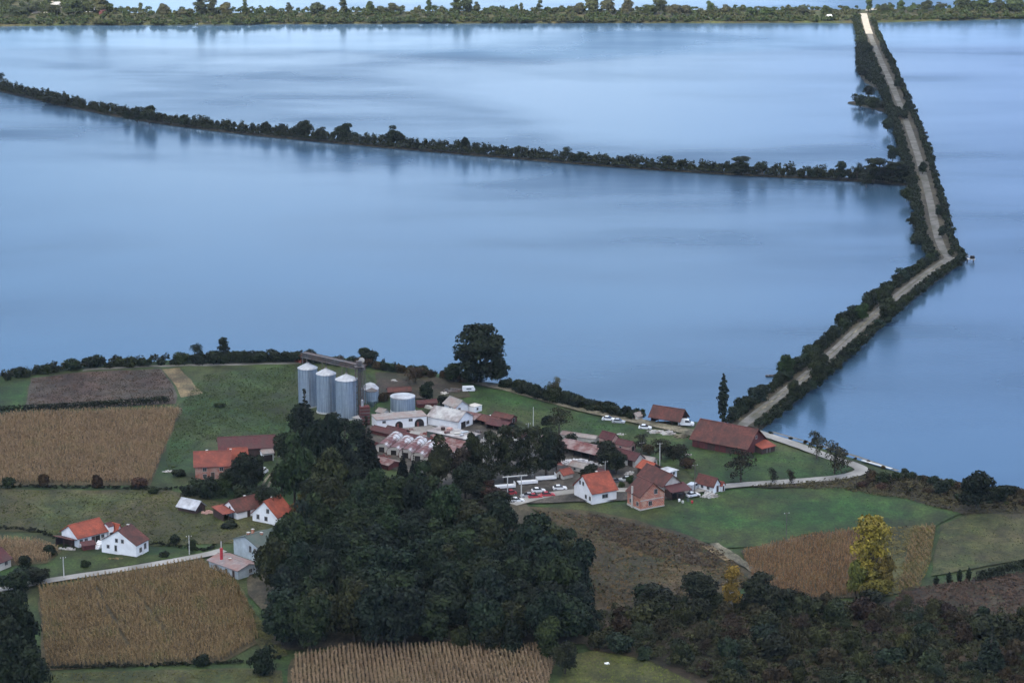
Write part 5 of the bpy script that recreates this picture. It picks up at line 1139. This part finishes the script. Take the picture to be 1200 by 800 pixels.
heap('scrap_heap', 500, 510, 5, 3, .9, 'rustiron', 'rusty scrap heap on the concrete yard', 'scrap', 36, .6, 14)
heap('scrap_heap', 564, 519, 6, 4, 1.0, 'rubble', 'pale scrap heap right of the flat white roof', 'scrap', 40, .6, 15)
heap('scrap_heap', 583, 523, 5, 4, .8, 'rubble', 'second pale scrap heap below the red brown sheds', 'scrap', 30, .6, 16)
heap('scrap_heap', 450, 536, 5, 4, .8, 'redwood', 'dark red scrap between the barrel roofed sheds', 'scrap', 30, .6, 17)
heap('stone_slab', 80, 643.5, 5, 1.6, .2, 'rubble', 'pale slab beside the maroon lean-to', 'slab', 14, .6, 18, -10)
for k, (u, v, w, d, h_, mt, l) in enumerate([(480,505,4,2,.9,'rust','rusty scrap heap before the left gateway of the white workshop'),(510,506,3,3,1.0,'orange2','orange rubbish heap between the concrete yard and the hall'),(470,508,3,2,.6,'cream','pale rubble on the concrete yard, left'),(560,508,5,3,1.0,'iron','grey scrap below the left red brown shed'),(596,512,4,3,.8,'cream','pale rubble at the right end of the red shed group'),(545,515,3,2,.8,'rustiron','rusty barrels heap right of the hall gable'),(440,521,4,3,.9,'redwood','maroon scrap left of the first barrel roofed shed'),(512,548,4,3,.9,'rubble','pale rubble right of the fifth barrel roofed shed'),(532,552,5,3,.9,'pinkwall','pink brick heap behind the purple brown tree'),(703,546,4,2,.8,'rubble','pale rubble right of the long bale heap'),(655,545,4,3,.9,'rustiron','rusty scrap left of the long bale heap'),(738,556,4,3,.8,'rubble','pale rubble below the barn with white walls'),(620,577,4,2,.5,'iron','grey scrap among the parked cars'),(586,580,4,3,.9,'rustiron','rusty scrap at the left end of the car yard'),(520,462,4,3,.8,'cream','pale scrap left of the dark scrap heap'),(462,447,3,2,.5,'rubble','pale stones on the waste ground behind the tank'),(502,478,3,2,.9,'cream','pale heap right of the dark red shed strip')]):
    heap('scrap_heap', u, v, w, d, h_, mt, l, 'scrap', 30, .55, 40+k, k*20)
# barrels, bin, chair
def drum(u, v, mat, label, r=.32, h=.95):
    o = MB().lathe([(r,0),(r+.02,.02),(r,.05),(r,h*.32),(r+.025,h*.34),(r,h*.36),(r,h*.64),(r+.025,h*.66),(r,h*.68),(r,h-.03),(r+.02,h),(r-.03,h-.02)], n=18).build('drum', M[mat]); o.location = (*at(u,v), G); tag(o, label, 'drum')
drum(796,588,'white','white drum on the grass below the low open shed'); drum(800,590,'concrete','grey drum beside the white drum'); drum(806,588,'greenroof','dark green drum on the grass below the open shed', .4, 1.1); drum(811,590,'redpaint','red drum at the foot of the thin grey pole')
x, y = at(432,466)
# round disc antenna behind silos
t = thing('satellite_dish', (*at(424,436), G), R(0), 'pale round dish on a post behind the silos', 'dish'); MB().tube((0,0,-.3), (0,0,4.2), .1).build('post', M['iron'], t)
d_ = MB().lathe([(.05,0),(.5,.05),(1.0,.22),(1.05,.26),(.98,.27)], n=20).build('dish', M['rubble'], t); d_.location = (0,-.2,4.4); d_.rotation_euler = (R(80),0,0)
# jetty, boats, floats
t = thing('jetty', (*at(1122,303), G), R(-2), 'small concrete jetty with white rail at the bend of the dike', 'jetty')
MB().box(-2,7.5,-1.1,1.1,-.25,.02).build('deck', M['concrete'], t)
for k in (1.5,4.2,6.8):
    for s in (-.85,.85): MB().tube((k,s,-3), (k,s,-.25), .15).build('pile', M['iron'], t)
rl_ = MB()
for k in range(6): rl_.tube((.6+k*1.3,1.0,.0), (.6+k*1.3,1.0,1.1), .05, n=5)
rl_.tube((.6,1.0,1.1), (7.1,1.0,1.1), .06, n=5).tube((.6,1.0,.6), (7.1,1.0,.6), .05, n=5); rl_.build('rail', M['white'], t)
MB().box(5.4,7.2,-.8,.7,.02,1.2).build('sluice_box', M['dark'], t)
def boat(u, v, rz, label, mat='darkwood', L=4.4, Wb=1.4):
    x, y = at(u, v, 0); mb = MB(); n = 9; vs = []
    for i in range(n):
        t_ = i/(n-1); w = Wb/2*math.sin(PI*min(1,.22+.72*t_))**.6*(1 if t_ < .98 else .3); xx = -L/2+L*t_
        vs += [(xx,-w,.45+.12*t_), (xx,-w*.7,-.1), (xx,w*.7,-.1), (xx,w,.45+.12*t_), (xx,w*.86,.44+.12*t_), (xx,w*.6,.05), (xx,-w*.6,.05), (xx,-w*.86,.44+.12*t_)]
    fs = [(8*i+k, 8*i+(k+1) % 8, 8*i+8+(k+1) % 8, 8*i+8+k) for i in range(n-1) for k in range(8)]+[tuple(range(8))[::-1], tuple(range(8*n-8, 8*n))]
    t = thing('rowing_boat', (x,y,0), R(rz), label, 'boat'); mb.add(vs, fs).build('hull', M[mat], t)
    for xx in (-.9,.5): MB().box(xx,xx+.25,-Wb*.42,Wb*.42,.3,.35).build('seat', M['cream'], t)
boat(1083,156,20,'small dark boat on the open water right of the long dike')
boat(903,441,10,'small grey boat on the water left of the near dike', 'iron', 3.6)
# far bank buildings
house('hut', 'tiny white roofed hut on the far bank left of the dike road end', 'hut', (971,24), (968,23.6), (975,23.6), 2.6, 1.2, 'dark', 'white', 'x', .4)
for C, A, B, h, r_, wl, rf, l in [((103,14.5),(98,13.8),(112,13.9),3.2,1.8,'white','metalroof','white cottage with grey roof at far left bank'),((66,10.5),(58,9.8),(74,9.9),3.0,1.6,'cream','paleroof','long pale house on the sandy patch at far left'),((90,3),(84,2.4),(97,2.4),3.2,2.0,'white','paleroof','white house highest at the top left'),((120,19),(116,18.5),(125,18.5),2.6,1.4,'redwood','darkred','small maroon shed among the far left trees')]:
    house('cottage', l, 'house', C, A, B, h, r_, wl, rf, 'x', .4, wins=[('f',-.4,1,1.2,1),('f',.4,1,1.2,1)])
heap('feed_float', 230, 28.5, 2.2, 1.8, .9, 'white', 'tiny white stone marker at the water of the far bank', 'marker', 10, .6, 21)
heap('feed_float', 1110, 20.5, 2.4, 1.6, .9, 'white', 'tiny white marker on the right far bank', 'marker', 10, .6, 22)
heap('rust_heap', 353, 424, 5, 3, 2.8, 'orange2', 'rusty orange heap at the shore left of the silos', 'heap', 50, .8, 23)
heap('plastic_sheet', 712, 778, 1.6, .9, .25, 'white', 'crumpled white plastic on the olive meadow', 'litter', 10, .5, 24)
x, y = at(1035,548); o = ribbon('boat_ramp', W([(1010,541),(1045,551)]), 1.1, M['concrete'], 'white concrete strip at the water below the loop road', 'ramp', kind='structure')

# ================================================================== SKY, SUN, CLOUD
SUN_EL, SUN_AZ = R(38), R(205)        # azimuth clockwise from +Y: the sun stands behind the camera, a little left
world = bpy.data.worlds.new('World'); S.world = world; world.use_nodes = True; nt = world.node_tree
bg = nt.nodes['Background']; sky = nt.nodes.new('ShaderNodeTexSky'); sky.sky_type = 'NISHITA'; sky.sun_disc = False
sky.sun_elevation = SUN_EL; sky.sun_rotation = SUN_AZ; sky.altitude = 200; sky.air_density = 1.1; sky.dust_density = .8; sky.ozone_density = 2.5
tc = nt.nodes.new('ShaderNodeTexCoord'); mp = nt.nodes.new('ShaderNodeMapping'); mp.inputs['Scale'].default_value = (1.1,1.1,6.5)
n1 = nt.nodes.new('ShaderNodeTexNoise'); n1.inputs['Scale'].default_value = 2.1; n1.inputs['Detail'].default_value = 5; n1.inputs['Roughness'].default_value = .5
nt.links.new(tc.outputs['Generated'], mp.inputs['Vector']); nt.links.new(mp.outputs[0], n1.inputs['Vector'])
fac = ramp(nt, n1.outputs[0], [(.36,(.25,)*3), (.66,(.95,)*3)]).outputs[0]
n3 = nt.nodes.new('ShaderNodeTexNoise'); n3.inputs['Scale'].default_value = 5.5; n3.inputs['Detail'].default_value = 4; n3.inputs['Distortion'].default_value = .4
nt.links.new(mp.outputs[0], n3.inputs['Vector'])
cl = mixc(nt, (1.5,3.0,6.1), (5.3,6.8,9.0), ramp(nt, mixc(nt, n1.outputs[0], n3.outputs[0], .5), [(.42,(0,)*3), (.60,(1,)*3)]).outputs[0])
# paler, greyer cloud cover higher up
sx_ = nt.nodes.new('ShaderNodeSeparateXYZ'); nt.links.new(tc.outputs['Generated'], sx_.inputs[0])
rt = ramp(nt, sx_.outputs[0], [(.05,(0,)*3), (.20,(.75,)*3)]).outputs[0]
low = mixc(nt, mixc(nt, sky.outputs[0], cl, fac), (2.3,3.5,6.6), rt)
md = ramp(nt, sx_.outputs[2], [(.20,(0,)*3), (.34,(.85,)*3)]).outputs[0]; low = mixc(nt, low, (1.5,3.0,6.2), md)     # open blue between the horizon haze and the cloud deck
up = ramp(nt, sx_.outputs[2], [(.48,(0,)*3), (.66,(.9,)*3)]).outputs[0]
nt.links.new(mixc(nt, low, (8.6,8.4,8.0), up), bg.inputs['Color']); bg.inputs['Strength'].default_value = .10
sd = bpy.data.lights.new('sun', 'SUN'); sd.energy = 3.2; sd.angle = R(.8); sd.color = (1,.95,.88)
so = bpy.data.objects.new('sun', sd); COL.objects.link(so)
sv = Vector((math.sin(SUN_AZ)*math.cos(SUN_EL), math.cos(SUN_AZ)*math.cos(SUN_EL), math.sin(SUN_EL)))
so.rotation_euler = sv.to_track_quat('Z', 'Y').to_euler(); so.location = (0,0,600)
# the cloud whose shade lies over the village and the near ponds (the far bank is in the sun)
CZ = 900; shift = sv*(CZ/sv.z)
def cloud(cx, cy, lx, ly, seed):
    rr_ = np.random.default_rng(seed); nu, nv = 96, 14; mb = MB(); vs = []
    for j in range(nv+1):
        ph = -PI/2+PI*j/nv
        for i in range(nu):
            th_ = 2*PI*i/nu; k = 1+.05*math.sin(5*th_+seed)+.03*math.sin(11*th_)+.02*math.sin(23*th_)
            z = 60*math.sin(ph)*(1+.3*math.sin(7*th_+3*ph)+.2*math.sin(13*th_)); e = math.cos(ph)**.6 if math.cos(ph) > 0 else 0
            vs.append((lx*e*k*math.cos(th_), ly*e*k*math.sin(th_), z))
    fs = [(j*nu+i, j*nu+(i+1) % nu, (j+1)*nu+(i+1) % nu, (j+1)*nu+i) for j in range(nv) for i in range(nu)]
    o = mb.add(vs, fs).build('cloud', M['cloud'], smooth=True); o.location = (cx, cy, CZ+60); return tag(o, 'broad pale cloud high above the village shading it', 'cloud', kind='structure')
cloud(shift.x, 700+shift.y, 1500, 1030, 3)
vs_ = S.view_settings; S.display_settings.display_device = 'sRGB'; vs_.view_transform = 'Standard'; vs_.look = 'None'; vs_.exposure = 1.28; vs_.gamma = 1; vs_.use_curve_mapping = False
S.cycles.use_denoising = True; S.cycles.max_bounces = 5; S.cycles.diffuse_bounces = 3; S.cycles.glossy_bounces = 3; S.cycles.transparent_max_bounces = 4

# haze
hz = MB().box(-1500,1500,-60,2600,-4,262).build('haze', bpy.data.materials.new('haze_air')); tag(hz, 'thin bluish air haze over the ponds', 'haze', kind='stuff')
hm_ = hz.data.materials[0]; hm_.use_nodes = True; hn = hm_.node_tree; hn.nodes.remove(hn.nodes['Principled BSDF'])
pv = hn.nodes.new('ShaderNodeVolumePrincipled'); pv.inputs['Color'].default_value = (.80,.88,1,1); pv.inputs['Density'].default_value = .00003; pv.inputs['Anisotropy'].default_value = .3
hn.links.new(pv.outputs[0], hn.nodes['Material Output'].inputs['Volume'])
